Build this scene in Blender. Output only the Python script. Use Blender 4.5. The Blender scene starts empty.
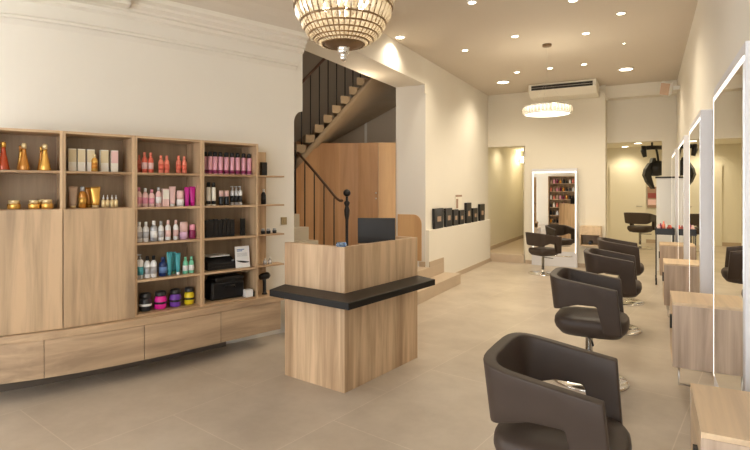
import bpy, bmesh, math, random
from mathutils import Vector, Matrix
random.seed(7)
C = bpy.context.scene
COL = C.collection
TH = math.radians(28.16); CS, SN = math.cos(TH), math.sin(TH)
FPX = 510.0; HY = 190.5; H = 1.5
PI = math.pi

def cw(X, Y):                       # viewer-relative ground position (right, ahead) -> room axes
    return (X*CS - Y*SN, X*SN + Y*CS)
def at(px, Y):                      # bearing of photo column at distance Y
    return cw((px-375)/FPX*Y, Y)
def onplane(px, py, z):
    Y = FPX*(H-z)/(py-HY)
    u, v = at(px, Y)
    return Vector((u, v, z))

# ------------------------------------------------------------------ materials
MATS = {}
def pm(name, col, rough=.5, metal=0, emit=None, es=0, trans=0, spec=.5, noise=0, nscale=8, bump=0, coat=0, ior=1.45):
    m = bpy.data.materials.new(name); m.use_nodes = True
    nt = m.node_tree; b = nt.nodes['Principled BSDF']
    b.inputs['Base Color'].default_value = (*col, 1)
    b.inputs['Roughness'].default_value = rough
    b.inputs['Metallic'].default_value = metal
    b.inputs['Specular IOR Level'].default_value = spec
    b.inputs['Transmission Weight'].default_value = trans
    b.inputs['Coat Weight'].default_value = coat
    b.inputs['IOR'].default_value = ior
    if emit: 
        b.inputs['Emission Color'].default_value = (*emit, 1); b.inputs['Emission Strength'].default_value = es
    if noise or bump:
        tc = nt.nodes.new('ShaderNodeTexCoord'); nz = nt.nodes.new('ShaderNodeTexNoise')
        nz.inputs['Scale'].default_value = nscale; nz.inputs['Detail'].default_value = 4
        nt.links.new(tc.outputs['Object'], nz.inputs['Vector'])
        if noise:
            mx = nt.nodes.new('ShaderNodeMix'); mx.data_type = 'RGBA'
            mx.inputs[6].default_value = (*[c*(1-noise) for c in col], 1)
            mx.inputs[7].default_value = (*[min(1, c*(1+noise)) for c in col], 1)
            nt.links.new(nz.outputs['Fac'], mx.inputs[0]); nt.links.new(mx.outputs[2], b.inputs['Base Color'])
        if bump:
            bp = nt.nodes.new('ShaderNodeBump'); bp.inputs['Strength'].default_value = bump; bp.inputs['Distance'].default_value = .01
            nt.links.new(nz.outputs['Fac'], bp.inputs['Height']); nt.links.new(bp.outputs['Normal'], b.inputs['Normal'])
    MATS[name] = m
    return m

def wood(name, a, b_, axis='z', rot=0.0, rough=.45, scale=1.0, loc=(0,0,0)):
    m = bpy.data.materials.new(name); m.use_nodes = True
    nt = m.node_tree; b = nt.nodes['Principled BSDF']; b.inputs['Roughness'].default_value = rough
    tc = nt.nodes.new('ShaderNodeTexCoord')
    rt = nt.nodes.new('ShaderNodeMapping'); rt.inputs['Rotation'].default_value = (0, 0, rot); rt.inputs['Location'].default_value = loc
    mp = nt.nodes.new('ShaderNodeMapping')
    s = {'x': (.9, 14, 14), 'y': (14, .9, 14), 'z': (14, 14, .9)}[axis]
    mp.inputs['Scale'].default_value = tuple(k*scale for k in s)
    n1 = nt.nodes.new('ShaderNodeTexNoise'); n1.inputs['Scale'].default_value = 1.0; n1.inputs['Detail'].default_value = 6; n1.inputs['Roughness'].default_value = .6
    n1.inputs['Distortion'].default_value = .6
    mp2 = nt.nodes.new('ShaderNodeMapping'); mp2.inputs['Scale'].default_value = tuple(k*scale*.22+.2 for k in s)
    n2 = nt.nodes.new('ShaderNodeTexNoise'); n2.inputs['Scale'].default_value = 1.0; n2.inputs['Detail'].default_value = 3
    ml = nt.nodes.new('ShaderNodeMath'); ml.operation = 'MULTIPLY_ADD'; ml.inputs[1].default_value = .5
    ml2 = nt.nodes.new('ShaderNodeMath'); ml2.operation = 'MULTIPLY'; ml2.inputs[1].default_value = .5
    cr = nt.nodes.new('ShaderNodeValToRGB')
    cr.color_ramp.elements[0].position = .39; cr.color_ramp.elements[0].color = (*a, 1)
    cr.color_ramp.elements[1].position = .59; cr.color_ramp.elements[1].color = (*b_, 1)
    L = nt.links.new
    L(tc.outputs['Object'], rt.inputs['Vector']); L(rt.outputs[0], mp.inputs['Vector']); L(rt.outputs[0], mp2.inputs['Vector'])
    L(mp.outputs[0], n1.inputs['Vector']); L(mp2.outputs[0], n2.inputs['Vector'])
    L(n2.outputs['Fac'], ml2.inputs[0]); L(n1.outputs['Fac'], ml.inputs[0]); L(ml2.outputs[0], ml.inputs[2])
    L(ml.outputs[0], cr.inputs['Fac']); L(cr.outputs['Color'], b.inputs['Base Color'])
    MATS[name] = m
    return m

def tile_mat(name, c1, c2, grout, rot, loc):
    m = bpy.data.materials.new(name); m.use_nodes = True
    nt = m.node_tree; b = nt.nodes['Principled BSDF']; b.inputs['Roughness'].default_value = .34
    L = nt.links.new
    tc = nt.nodes.new('ShaderNodeTexCoord'); mp = nt.nodes.new('ShaderNodeMapping'); mp.vector_type = 'TEXTURE'
    mp.inputs['Rotation'].default_value = (0, 0, rot); mp.inputs['Location'].default_value = (loc[0], loc[1], 0)
    br = nt.nodes.new('ShaderNodeTexBrick')
    br.inputs['Scale'].default_value = 1; br.inputs['Brick Width'].default_value = 1.2; br.inputs['Row Height'].default_value = .9
    br.inputs['Mortar Size'].default_value = .0035; br.inputs['Mortar Smooth'].default_value = .2; br.offset = .5
    br.inputs['Color1'].default_value = (*c1, 1); br.inputs['Color2'].default_value = (*c2, 1); br.inputs['Mortar'].default_value = (*grout, 1)
    n = nt.nodes.new('ShaderNodeTexNoise'); n.inputs['Scale'].default_value = 1.7; n.inputs['Detail'].default_value = 8; n.inputs['Roughness'].default_value = .65
    mx = nt.nodes.new('ShaderNodeMix'); mx.data_type = 'RGBA'; mx.blend_type = 'MULTIPLY'; mx.inputs[0].default_value = .8
    cr = nt.nodes.new('ShaderNodeValToRGB'); cr.color_ramp.elements[0].position = .38; cr.color_ramp.elements[0].color = (.78, .75, .72, 1)
    cr.color_ramp.elements[1].position = .62; cr.color_ramp.elements[1].color = (1, 1, 1, 1)
    L(tc.outputs['Object'], mp.inputs['Vector']); L(mp.outputs[0], br.inputs['Vector']); L(tc.outputs['Object'], n.inputs['Vector'])
    L(n.outputs['Fac'], cr.inputs['Fac']); L(br.outputs['Color'], mx.inputs[6]); L(cr.outputs['Color'], mx.inputs[7])
    L(mx.outputs[2], b.inputs['Base Color'])
    MATS[name] = m
    return m

# ------------------------------------------------------------------ mesh helpers
def new():
    return bmesh.new()
def box(bm, x0, x1, y0, y1, z0, z1, mi=0):
    vs = [bm.verts.new(p) for p in ((x0,y0,z0),(x1,y0,z0),(x1,y1,z0),(x0,y1,z0),(x0,y0,z1),(x1,y0,z1),(x1,y1,z1),(x0,y1,z1))]
    for q in ((0,3,2,1),(4,5,6,7),(0,1,5,4),(1,2,6,5),(2,3,7,6),(3,0,4,7)):
        f = bm.faces.new([vs[i] for i in q]); f.material_index = mi
    return vs
def prism(bm, pts, z0, z1, mi=0):
    """vertical prism over a plan polygon"""
    a = [bm.verts.new((p[0], p[1], z0)) for p in pts]; b = [bm.verts.new((p[0], p[1], z1)) for p in pts]
    n = len(pts)
    fs = [bm.faces.new(a[::-1]), bm.faces.new(b)]
    for i in range(n):
        fs.append(bm.faces.new((a[i], a[(i+1) % n], b[(i+1) % n], b[i])))
    for f in fs: f.material_index = mi
    bmesh.ops.recalc_face_normals(bm, faces=fs)
def extrude_poly(bm, pts, vec, mi=0):
    """3-D polygon extruded along vec"""
    vec = Vector(vec)
    a = [bm.verts.new(p) for p in pts]; b = [bm.verts.new(Vector(p)+vec) for p in pts]
    n = len(pts)
    fs = [bm.faces.new(a[::-1]), bm.faces.new(b)]
    for i in range(n):
        fs.append(bm.faces.new((a[i], a[(i+1) % n], b[(i+1) % n], b[i])))
    for f in fs: f.material_index = mi
    bmesh.ops.recalc_face_normals(bm, faces=fs)
def lathe(bm, prof, n=20, c=(0,0,0), mi=0, sx=1, sy=1, smooth=True):
    rings = []
    for r, z in prof:
        if r < 1e-5:
            rings.append([bm.verts.new((c[0], c[1], c[2]+z))])
        else:
            rings.append([bm.verts.new((c[0]+r*sx*math.cos(2*PI*i/n), c[1]+r*sy*math.sin(2*PI*i/n), c[2]+z)) for i in range(n)])
    fs = []
    for A, B in zip(rings, rings[1:]):
        for i in range(n):
            j = (i+1) % n
            if len(A) == 1 and len(B) == 1: continue
            if len(A) == 1: f = bm.faces.new((A[0], B[i], B[j]))
            elif len(B) == 1: f = bm.faces.new((A[i], B[0], A[j]))
            else: f = bm.faces.new((A[i], A[j], B[j], B[i]))
            f.material_index = mi; f.smooth = smooth; fs.append(f)
    if len(rings[0]) > 1:
        f = bm.faces.new(rings[0][::-1]); f.material_index = mi; fs.append(f)
    if len(rings[-1]) > 1:
        f = bm.faces.new(rings[-1]); f.material_index = mi; fs.append(f)
    bmesh.ops.recalc_face_normals(bm, faces=fs)
def tube(bm, pts, r, n=10, mi=0, closed=False):
    pts = [Vector(p) for p in pts]; N = len(pts); rings = []
    for k, p in enumerate(pts):
        if closed: d = pts[(k+1) % N]-pts[k-1]
        else: d = pts[min(k+1, N-1)]-pts[max(k-1, 0)]
        d.normalize()
        up = Vector((0,0,1)) if abs(d.z) < .95 else Vector((1,0,0))
        a = d.cross(up).normalized(); b = d.cross(a).normalized()
        rr = r[k] if isinstance(r, (list, tuple)) else r
        rings.append([bm.verts.new(p+a*rr*math.cos(2*PI*i/n)+b*rr*math.sin(2*PI*i/n)) for i in range(n)])
    pairs = list(zip(rings, rings[1:])) + ([(rings[-1], rings[0])] if closed else [])
    fs = []
    for A, B in pairs:
        for i in range(n):
            j = (i+1) % n
            f = bm.faces.new((A[i], A[j], B[j], B[i])); f.smooth = True; f.material_index = mi; fs.append(f)
    if not closed:
        fs.append(bm.faces.new(rings[0][::-1])); fs.append(bm.faces.new(rings[-1]))
        for f in fs[-2:]: f.material_index = mi
    bmesh.ops.recalc_face_normals(bm, faces=fs)
def obj(name, bm, mats, parent=None, loc=None, rz=0, bevel=0, smooth=False, seg=2):
    me = bpy.data.meshes.new(name); bm.to_mesh(me); bm.free()
    if not isinstance(mats, (list, tuple)): mats = [mats]
    for m in mats: me.materials.append(MATS[m] if isinstance(m, str) else m)
    o = bpy.data.objects.new(name, me); COL.objects.link(o)
    if parent is not None: o.parent = parent
    if loc is not None: o.location = loc
    o.rotation_euler.z = rz
    if bevel:
        md = o.modifiers.new('bevel', 'BEVEL'); md.width = bevel; md.segments = seg; md.limit_method = 'ANGLE'; md.angle_limit = math.radians(40)
    if smooth:
        for p in me.polygons: p.use_smooth = True
    return o
def tag(o, label, cat, group=None, kind=None):
    o['label'] = label; o['category'] = cat
    if group: o['group'] = group
    if kind: o['kind'] = kind
    return o
def thing(name, label, cat, loc=(0,0,0), rz=0, group=None):
    o = bpy.data.objects.new(name, None); o.empty_display_size = .1; COL.objects.link(o)
    o.location = loc; o.rotation_euler = (0,0,rz)
    return tag(o, label, cat, group)
def struct(name, bm, mats, **k):
    o = obj(name, bm, mats, **k); o['kind'] = 'structure'; return o
def dup(root, loc, rz, label=None, scale=None):
    r = root.copy(); COL.objects.link(r); r.location = loc; r.rotation_euler = (0,0,rz)
    if scale: r.scale = (scale,)*3
    if label: r['label'] = label
    for ch in list(root.children):
        c = ch.copy(); COL.objects.link(c); c.parent = r
        for g in ch.children:
            d = g.copy(); COL.objects.link(d); d.parent = c
    return r
def light(name, kind, loc, energy, color, rot=None, **k):
    d = bpy.data.lights.new(name, kind); d.energy = energy; d.color = color
    for a, b in k.items(): setattr(d, a, b)
    o = bpy.data.objects.new(name, d); COL.objects.link(o); o.location = loc
    if rot: o.rotation_euler = rot
    return o

# ------------------------------------------------------------------ palette
pm('wall_paint', (.80,.755,.67), .7, noise=.02, nscale=2)
pm('back_paint', (.79,.73,.61), .7, noise=.02, nscale=2)
pm('room_paint', (.80,.75,.62), .7)
pm('ceiling_paint', (.66,.585,.49), .8, noise=.02, nscale=1.5)
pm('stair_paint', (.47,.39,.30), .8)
pm('jamb_paint', (.72,.69,.64), .8)
pm('plaster', (.80,.75,.66), .6)
pm('skirting', (.50,.39,.28), .4)
tile_mat('floor_tile', (.535,.455,.365), (.505,.43,.345), (.62,.535,.44), 0, (0,0))
pm('step_tile', (.52,.41,.30), .4, noise=.08, nscale=5)
pm('marble', (.50,.44,.35), .35, noise=.08, nscale=9)
wood('oak_upright', (.35,.215,.115), (.66,.465,.285), 'z')
wood('oak_level', (.35,.215,.115), (.66,.465,.285), 'x')
wood('oak_side', (.35,.215,.115), (.66,.465,.285), 'y')
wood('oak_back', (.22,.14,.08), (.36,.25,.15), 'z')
wood('closet_oak', (.34,.17,.07), (.50,.28,.13), 'z', scale=.6)
wood('console_oak', (.52,.38,.25), (.70,.52,.33), 'y')
wood('console_grey', (.32,.23,.165), (.60,.46,.35), 'z')
pm('shade_brown', (.13,.10,.075), .6)  # dark tone standing in for the shade below the drawers
pm('slot', (.03,.025,.02), .6)
pm('black_top', (.010,.008,.007), .4, spec=.25, noise=.2, nscale=30)
pm('leather', (.050,.034,.026), .5, noise=.1, nscale=12, bump=.05, spec=.4)
pm('chrome', (.75,.73,.70), .12, metal=1)
pm('steel', (.55,.52,.48), .3, metal=1)
pm('mirror_glass', (.93,.93,.90), .0, metal=1)
pm('mirror_frame', (.70,.69,.72), .35)
pm('led_strip', (1,1,1), .5, emit=(1,.93,.80), es=1.25)
pm('lamp_glow', (1,1,1), .5, emit=(1,.88,.66), es=12)
pm('white_gloss', (.82,.80,.76), .3)
pm('white_matt', (.85,.83,.78), .6)
pm('ac_plastic', (.80,.75,.64), .4)
pm('black_plastic', (.012,.012,.013), .35)
pm('screen', (.022,.019,.017), .4, spec=.3)
pm('wrought_iron', (.018,.014,.012), .45, metal=.3)
pm('rail_wood', (.09,.045,.025), .4)
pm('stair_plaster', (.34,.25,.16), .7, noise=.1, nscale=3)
pm('brass', (.22,.14,.075), .4, metal=.7)
pm('switch_brass', (.42,.34,.2), .35, metal=.6)
pm('gold', (.85,.50,.12), .25, metal=.6)
pm('gold_pale', (.85,.68,.38), .35, metal=.4)
pm('amber', (.62,.26,.04), .12, metal=.3, coat=.5)
pm('amber_red', (.50,.07,.02), .15, metal=.2, coat=.5)
pm('box_cream', (.85,.80,.70), .5)
pm('box_gold', (.78,.66,.42), .4)
pm('taupe', (.48,.33,.23), .35)
pm('coral', (.85,.25,.17), .35)
pm('coral_deep', (.78,.16,.10), .35)
pm('pink_pale', (.82,.55,.52), .4)
pm('pink', (.78,.33,.42), .4)
pm('magenta', (.55,.02,.28), .35)
pm('plum', (.25,.02,.09), .3)
pm('white_plastic', (.85,.84,.83), .35)
pm('grey_plastic', (.50,.50,.52), .35, metal=.3)
pm('lilac', (.72,.45,.62), .4)
pm('navy', (.012,.03,.12), .3)
pm('teal', (.07,.36,.42), .35)
pm('green', (.20,.62,.42), .35)
pm('tub_magenta', (.72,.02,.30), .35)
pm('tub_purple', (.17,.05,.38), .35)
pm('tub_yellow', (.80,.62,.02), .35)
pm('tub_black', (.02,.02,.022), .35)
pm('clear_plastic', (.85,.80,.75), .15, trans=.5)
pm('print_blue', (.12,.22,.45), .5)
pm('print_grey', (.45,.45,.47), .5)
pm('can_pink', (.72,.36,.44), .35, metal=.2)
pm('red_card', (.30,.06,.05), .5)
pm('photo_brown', (.35,.22,.15), .5)
pm('glass_blue', (.25,.35,.5), .1, trans=.6)
pm('window_glass', (1,1,1), 0, trans=1, ior=1.02)
def crystal():
    m = bpy.data.materials.new('crystal'); m.use_nodes = True; nt = m.node_tree; nt.nodes.clear()
    o = nt.nodes.new('ShaderNodeOutputMaterial'); t = nt.nodes.new('ShaderNodeBsdfTranslucent'); g = nt.nodes.new('ShaderNodeBsdfGlossy'); d = nt.nodes.new('ShaderNodeBsdfTransparent')
    t.inputs[0].default_value = (.85,.79,.68,1); g.inputs[0].default_value = (.95,.92,.85,1); g.inputs['Roughness'].default_value = .12
    d.inputs[0].default_value = (.95,.9,.8,1)
    a = nt.nodes.new('ShaderNodeMixShader'); a.inputs[0].default_value = .4; b = nt.nodes.new('ShaderNodeMixShader'); b.inputs[0].default_value = .25
    nt.links.new(t.outputs[0], a.inputs[1]); nt.links.new(g.outputs[0], a.inputs[2]); nt.links.new(a.outputs[0], b.inputs[1]); nt.links.new(d.outputs[0], b.inputs[2]); nt.links.new(b.outputs[0], o.inputs[0])
    MATS['crystal'] = m
crystal()
# ------------------------------------------------------------------ setting
CEIL = 3.52; UR = .47; UL = -3.0; VB = 10.7; VB2 = 11.1
MAXV = 18.0

bm = new(); box(bm, -7.5, 1.6, -3.0, MAXV, -.12, 0)
MATS['floor_tile'].node_tree.nodes['Mapping'].inputs['Rotation'].default_value = (0,0, PI/2 - (math.radians(38)-TH))
j = onplane(173, 415, 0); MATS['floor_tile'].node_tree.nodes['Mapping'].inputs['Location'].default_value = (j.x, j.y, 0)
struct('floor', bm, 'floor_tile')
bm = new(); box(bm, UL-.5, UR+.2, -3.0, VB2+.3, CEIL, CEIL+.12); box(bm, -7.5, UL-.5, -3.0, 4.1, CEIL, CEIL+.12); struct('ceiling', bm, 'ceiling_paint')

# front curve of the wall units, viewer coordinates
import numpy as np
px_s = [-60, 0, 44, 63, 135, 142, 202, 219, 258, 267, 285]
Y_s = [3.40, 3.59, 3.72, 3.79, 4.09, 4.10, 4.45, 4.54, 4.83, 4.90, 5.06]
pf = np.polyfit(px_s, Y_s, 2)
def fY(px): return float(np.polyval(pf, px))
def fpt(px, d=0.0):
    e = 1.0
    def P(q):
        Y = fY(q); return ((q-375)/FPX*Y, Y)
    a, b = P(px-e), P(px+e); t = Vector((b[0]-a[0], b[1]-a[1])).normalized()
    n = Vector((-t.y, t.x)); p = P(px)
    return cw(p[0]+n.x*d, p[1]+n.y*d)

# curved left wall
WD = .33
outer = [fpt(q, WD+.15*(1-(q+60)/322)**1.3) for q in range(-60, 262, 14)]
first = Vector(outer[0]); second = Vector(outer[1]); dr = (first-second).normalized()
ext = []
for t in (3.2, 1.6): ext.append(tuple(first+dr*t))
WPTS = ext + [tuple(p) for p in outer]
lastd = (Vector(outer[-1])-Vector(outer[-2])).normalized()
def ray_hit(px, p, d):
    # intersection of the bearing px with line p + t d (plan)
    r = Vector(at(px, 1.0)); p = Vector(p); d = Vector(d)
    det = r.x*(-d.y) - r.y*(-d.x)
    t = (p.x*(-d.y) - p.y*(-d.x))/det
    return (r.x*t, r.y*t)
E294 = ray_hit(294, outer[-1], lastd); E302 = ray_hit(302.5, outer[-1], lastd)
def offs(pts, d):
    out = []
    for i, p in enumerate(pts):
        a = Vector(pts[max(i-1, 0)]); b = Vector(pts[min(i+1, len(pts)-1)])
        t = (b-a).normalized(); n = Vector((-t.y, t.x)); out.append((p[0]+n.x*d, p[1]+n.y*d))
    return out
bm = new()
inn = WPTS + [E294]; bk = offs(inn, .14)
prism(bm, inn + bk[::-1], 0, CEIL)
# the last strip stops above the curved stair cheek (rounded lower corner)
t = (Vector(E302)-Vector(E294)); L = t.length; t.normalize(); n = Vector((-t.y, t.x, 0))
zc = 2.36
poly = [(0, CEIL), (0, zc-.13)] + [(L*(1-math.cos(a))*1.0, zc-.13+.13*math.sin(a)) for a in [k*PI/2/8 for k in range(1, 9)]] + [(L, CEIL)]
pts = [(E294[0]+t.x*s, E294[1]+t.y*s, z) for s, z in poly]
extrude_poly(bm, pts, n*.14)
struct('wall_left', bm, 'wall_paint')
# low moulding
def sweep(bm, pts, prof, mi=0):
    """prof: closed list of (out, z); out>0 towards the room"""
    n = len(prof); rings = []
    nm = []
    for i, p in enumerate(pts):
        a = Vector(pts[max(i-1, 0)]); b = Vector(pts[min(i+1, len(pts)-1)]); tt = (b-a).normalized(); nm.append(Vector((tt.y, -tt.x)))
    for p, m_ in zip(pts, nm): rings.append([bm.verts.new((p[0]+m_.x*o, p[1]+m_.y*o, z)) for o, z in prof])
    fs = []
    for A, B in zip(rings, rings[1:]):
        for i in range(n): fs.append(bm.faces.new((A[i], A[(i+1) % n], B[(i+1) % n], B[i])))
    fs.append(bm.faces.new(rings[0][::-1])); fs.append(bm.faces.new(rings[-1]))
    for f in fs: f.material_index = mi
    bmesh.ops.recalc_face_normals(bm, faces=fs)
WP2 = WPTS + [E302]
E295 = tuple(Vector(E302)*.15+Vector(E294)*.85)
bm = new(); sweep(bm, WPTS+[E295], [(0,2.79),(.03,2.825),(.055,2.83),(.055,2.85),(.012,2.87),(0,2.87)])
struct('trim_1', bm, 'wall_paint')
bm = new(); sweep(bm, WP2, [(0,2.98),(.03,3.0),(.03,3.03),(.055,3.04),(.055,3.06),(.09,3.085),(.09,3.11),(.13,3.13),(.14,3.16),(.14,3.17),(0,3.19)])
struct('trim_2', bm, 'plaster')
bm = new()
prof = [(0,3.12),(.11,3.135)] + [(.11+.9*(1-math.cos(a)), 3.15+.37*math.sin(a)) for a in [k*PI/2/10 for k in range(11)]] + [(0,3.52)]
path3 = WP2 + [(UL, 4.95), (UL, 5.25), (UL, 5.5), (UL, 5.75)]
sweep(bm, path3, prof)
bm.verts.ensure_lookup_table(); npf = len(prof)
for r_, kf in ((-1, .02), (-2, .35), (-3, .7)):      # the cove dies out over the stair lintel
    base = len(path3)*npf + r_*npf
    for q in range(npf):
        v_ = bm.verts[base+q]; v_.co.x = UL+(v_.co.x-UL)*kf; v_.co.z = CEIL-(CEIL-v_.co.z)*kf
struct('trim_3', bm, 'ceiling_paint', smooth=False)
# stepped plaster ornament at the start of the cornice
bm = new()
pl = [fpt(q, WD+.15*(1-(q+60)/322)**1.3) for q in range(-40, 150, 12)]
sweep(bm, pl, [(.0,3.04),(.17,3.05),(.17,3.075),(.22,3.085),(.22,3.11),(.27,3.13),(.27,3.17),(0,3.19)])
struct('trim_4', bm, 'plaster')

# right wall
bm = new(); box(bm, UR, UR+.15, -3.0, MAXV, 0, CEIL); struct('wall_right', bm, 'wall_paint')
# passage left wall with a thicker lower part: its top is the display ledge
V7 = 7.25
bm = new()
box(bm, UL-.5, UL, V7, VB+.0, 0, CEIL)
LEDGE = .89
struct('wall_passage', bm, 'wall_paint')
bm = new(); box(bm, UL, UL+.055, V7+.0, VB-.02, .0, LEDGE); struct('wall_lower', bm, 'wall_paint', bevel=.004)
# beam above the stair opening
ZO = 3.12
bm = new(); box(bm, UL-.5, UL, E302[1]+.03, V7, ZO, CEIL); struct('wall_lintel', bm, 'wall_paint')
# back wall: two planes, two openings
bm = new()
OL = (-3.0, -2.227); OR = (-.70, .235); ZL = 2.42
box(bm, -3.0, -2.227, VB, VB+.2, ZL, CEIL)
box(bm, -2.227, -.72, VB, VB+.5, 0, CEIL)
box(bm, -.72, .235, VB2, VB2+.2, ZL+.02, CEIL)
box(bm, .235, UR, VB2, VB2+.2, 0, CEIL)
box(bm, -.72, UR, VB+.12, VB2, CEIL-.24, CEIL)
struct('wall_back', bm, 'back_paint')
# side hall beyond the step
bm = new()
box(bm, -3.3, -3.12, VB, 16.5, .0, 2.7)
box(bm, -2.3, -2.15, VB+.2, 16.5, .0, 2.7)
box(bm, -3.3, -2.15, 16.4, 16.5, .0, 2.7)
struct('wall_hall', bm, 'room_paint')
bm = new(); box(bm, -3.3, -2.15, VB+.2, 16.5, 2.6, 2.7); struct('ceiling_hall', bm, 'room_paint')
bm = new(); box(bm, -3.12, -2.3, VB+.02, 16.4, .0, .17); box(bm, -3.0, -2.25, VB-.01, VB+.02, 0, .17)
struct('floor_hall', bm, 'step_tile')
bm = new(); box(bm, -3.12, -3.10, VB+.2, 16.4, .17, .25); struct('baseboard_hall', bm, 'skirting')
# rear room
bm = new()
box(bm, -1.9, UR, 16.6, 16.75, 0, 2.9)
box(bm, -2.05, -1.9, VB+.5, 16.75, 0, 2.9)
struct('wall_rear', bm, 'room_paint')
bm = new(); box(bm, -2.05, UR, VB2+.2, 16.75, 2.75, 2.9); struct('ceiling_rear', bm, 'room_paint')
bm = new(); box(bm, -1.9, UR, 16.58, 16.6, 0, .10); struct('baseboard_rear', bm, 'skirting')
# skirting in the passage and along the right wall
bm = new(); box(bm, UL+.055, UL+.067, V7+.64, VB-.02, 0, .075); struct('baseboard_passage', bm, 'skirting')
bm = new(); box(bm, -2.227, -.72, VB-.012, VB, 0, .075); box(bm, .235, UR, VB2-.012, VB2, 0, .075); struct('baseboard_back', bm, 'skirting')
bm = new(); box(bm, UR-.012, UR, -2.0, VB2, 0, .075); struct('baseboard_right', bm, 'skirting')
# stairwell shell
g0 = (-6.4, 4.0)
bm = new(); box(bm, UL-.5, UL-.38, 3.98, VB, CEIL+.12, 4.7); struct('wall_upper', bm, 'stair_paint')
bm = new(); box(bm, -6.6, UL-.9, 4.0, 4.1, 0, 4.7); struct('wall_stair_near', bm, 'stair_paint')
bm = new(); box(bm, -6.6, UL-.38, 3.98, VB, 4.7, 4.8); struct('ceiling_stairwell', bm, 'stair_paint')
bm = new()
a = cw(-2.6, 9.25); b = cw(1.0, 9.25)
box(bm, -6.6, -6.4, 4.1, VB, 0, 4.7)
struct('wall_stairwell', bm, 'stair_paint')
bm = new(); box(bm, UL-.5, UL-.001, V7-.012, V7, 0, ZO); struct('trim_5', bm, 'jamb_paint')
# landing floor and two steps up to it
bm = new(); box(bm, -6.4, UL, 4.35, V7, 0, .33)
box(bm, -2.93, UL, 5.4, 7.86, 0, .33)
box(bm, -2.66, -2.93, 5.4, 7.89, 0, .165)
bmesh.ops.recalc_face_normals(bm, faces=bm.faces)
struct('floor_landing', bm, 'step_tile')
bm = new(); box(bm, UL+.055, UL+.067, V7+.0, 7.86, .33, .41); box(bm, UL-.1, UL, V7-.024, V7-.012, .33, .41); struct('baseboard_landing', bm, 'skirting')

# shop front behind the viewer: glazed wall
bm = new()
VF = -2.2
box(bm, -7.5, UR, VF-.15, VF, 0, .25); box(bm, -7.5, UR, VF-.15, VF, 3.0, CEIL); box(bm, -7.5, -6.6, VF-.15, VF, .25, 3.0)
box(bm, -4.9, -2.6, VF-.15, VF, .25, 3.0)
for u in (-5.7, -1.6, -.6): box(bm, u-.04, u+.04, VF-.1, VF-.03, .25, 3.0)
struct('wall_front', bm, 'wall_paint')

# ------------------------------------------------------------------ camera, world
cam = bpy.data.cameras.new('camera'); co = bpy.data.objects.new('camera', cam); COL.objects.link(co)
cam.sensor_width = 36; cam.lens = 36*FPX/750; cam.shift_y = -(225-HY)/750; cam.clip_start = .05; cam.clip_end = 200
co.location = (0, 0, H); co.rotation_euler = (PI/2, 0, TH); C.camera = co
w = bpy.data.worlds.new('sky'); C.world = w; w.use_nodes = True
bg = w.node_tree.nodes['Background']; bg.inputs[0].default_value = (.93,.97,1,1); bg.inputs[1].default_value = 6.2
C.view_settings.view_transform = 'Standard'; C.view_settings.look = 'None'; C.view_settings.gamma = 1; C.view_settings.exposure = .07
C.view_settings.use_curve_mapping = False
# ------------------------------------------------------------------ ceiling lights
WARM = (1, .88, .68)
spots = [(472,2,'s'),(573,0,'s'),(621,13,'s'),(515,36,'s'),(586,33,'s'),(465,50,'s'),(517,72,'s'),(550,68,'s'),(584,64,'s'),
         (400,37,'r'),(503,82,'b'),(626,69,'b'),(624,43,'t')]
names = {'s': 'small round white recessed spotlight', 'r': 'recessed spotlight above the stair opening beside the chandelier', 'b': 'large round downlight', 't': 'tiny recessed light dot'}
where = {(472,2):'at the top of the photo, right of the chandelier', (573,0):'at the top edge of the photo, before the tall mirrors', (621,13):'at the upper right, nearest the right wall',
         (515,36):'just left of the ring lamp ceiling plate', (586,33):'right of the ring lamp ceiling plate', (465,50):'nearest the passage left wall',
         (517,72):'beside the large left downlight', (550,68):'above the left end of the air conditioner', (584,64):'above the right end of the air conditioner',
         (503,82):'near the back left ceiling corner', (626,69):'near the back right ceiling corner', (624,43):'in front of the large right downlight'}
for px, py, k in spots:
    Y = FPX*(CEIL-H)/(HY-py); u, v = at(px, Y)
    r = {'s': .042, 'r': .055, 'b': .10, 't': .018}[k]
    lab = names[k] + ((' ' + where[(px,py)]) if (px,py) in where else '')
    t_ = thing('ceiling_spotlight', lab, 'ceiling light', (u, v, CEIL), 0, 'recessed ceiling lights')
    bm = new(); lathe(bm, [(r*1.25, 0), (r*1.25, -.008), (r, -.010), (r, 0)], 20); obj('trim_ring', bm, 'white_matt', t_)
    bm = new(); lathe(bm, [(0, -.007), (r*.98, -.007), (r*.98, -.004), (0, -.004)], 20); obj('lens', bm, 'lamp_glow', t_)
    if k != 't':
        light('spot_lamp', 'SPOT', (u, v, CEIL-.03), {'s': 46, 'r': 38, 'b': 70}[k], WARM, rot=(0,0,0), spot_size=2.5, spot_blend=.8, shadow_soft_size=r)

# ------------------------------------------------------------------ big crystal chandelier
Yc = 3.4; u, v = at(343.5, Yc)
ch = thing('crystal_chandelier', 'large basket shaped crystal chandelier with brass rings hanging over the reception desk', 'chandelier', (u, v, 2.39))
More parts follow.
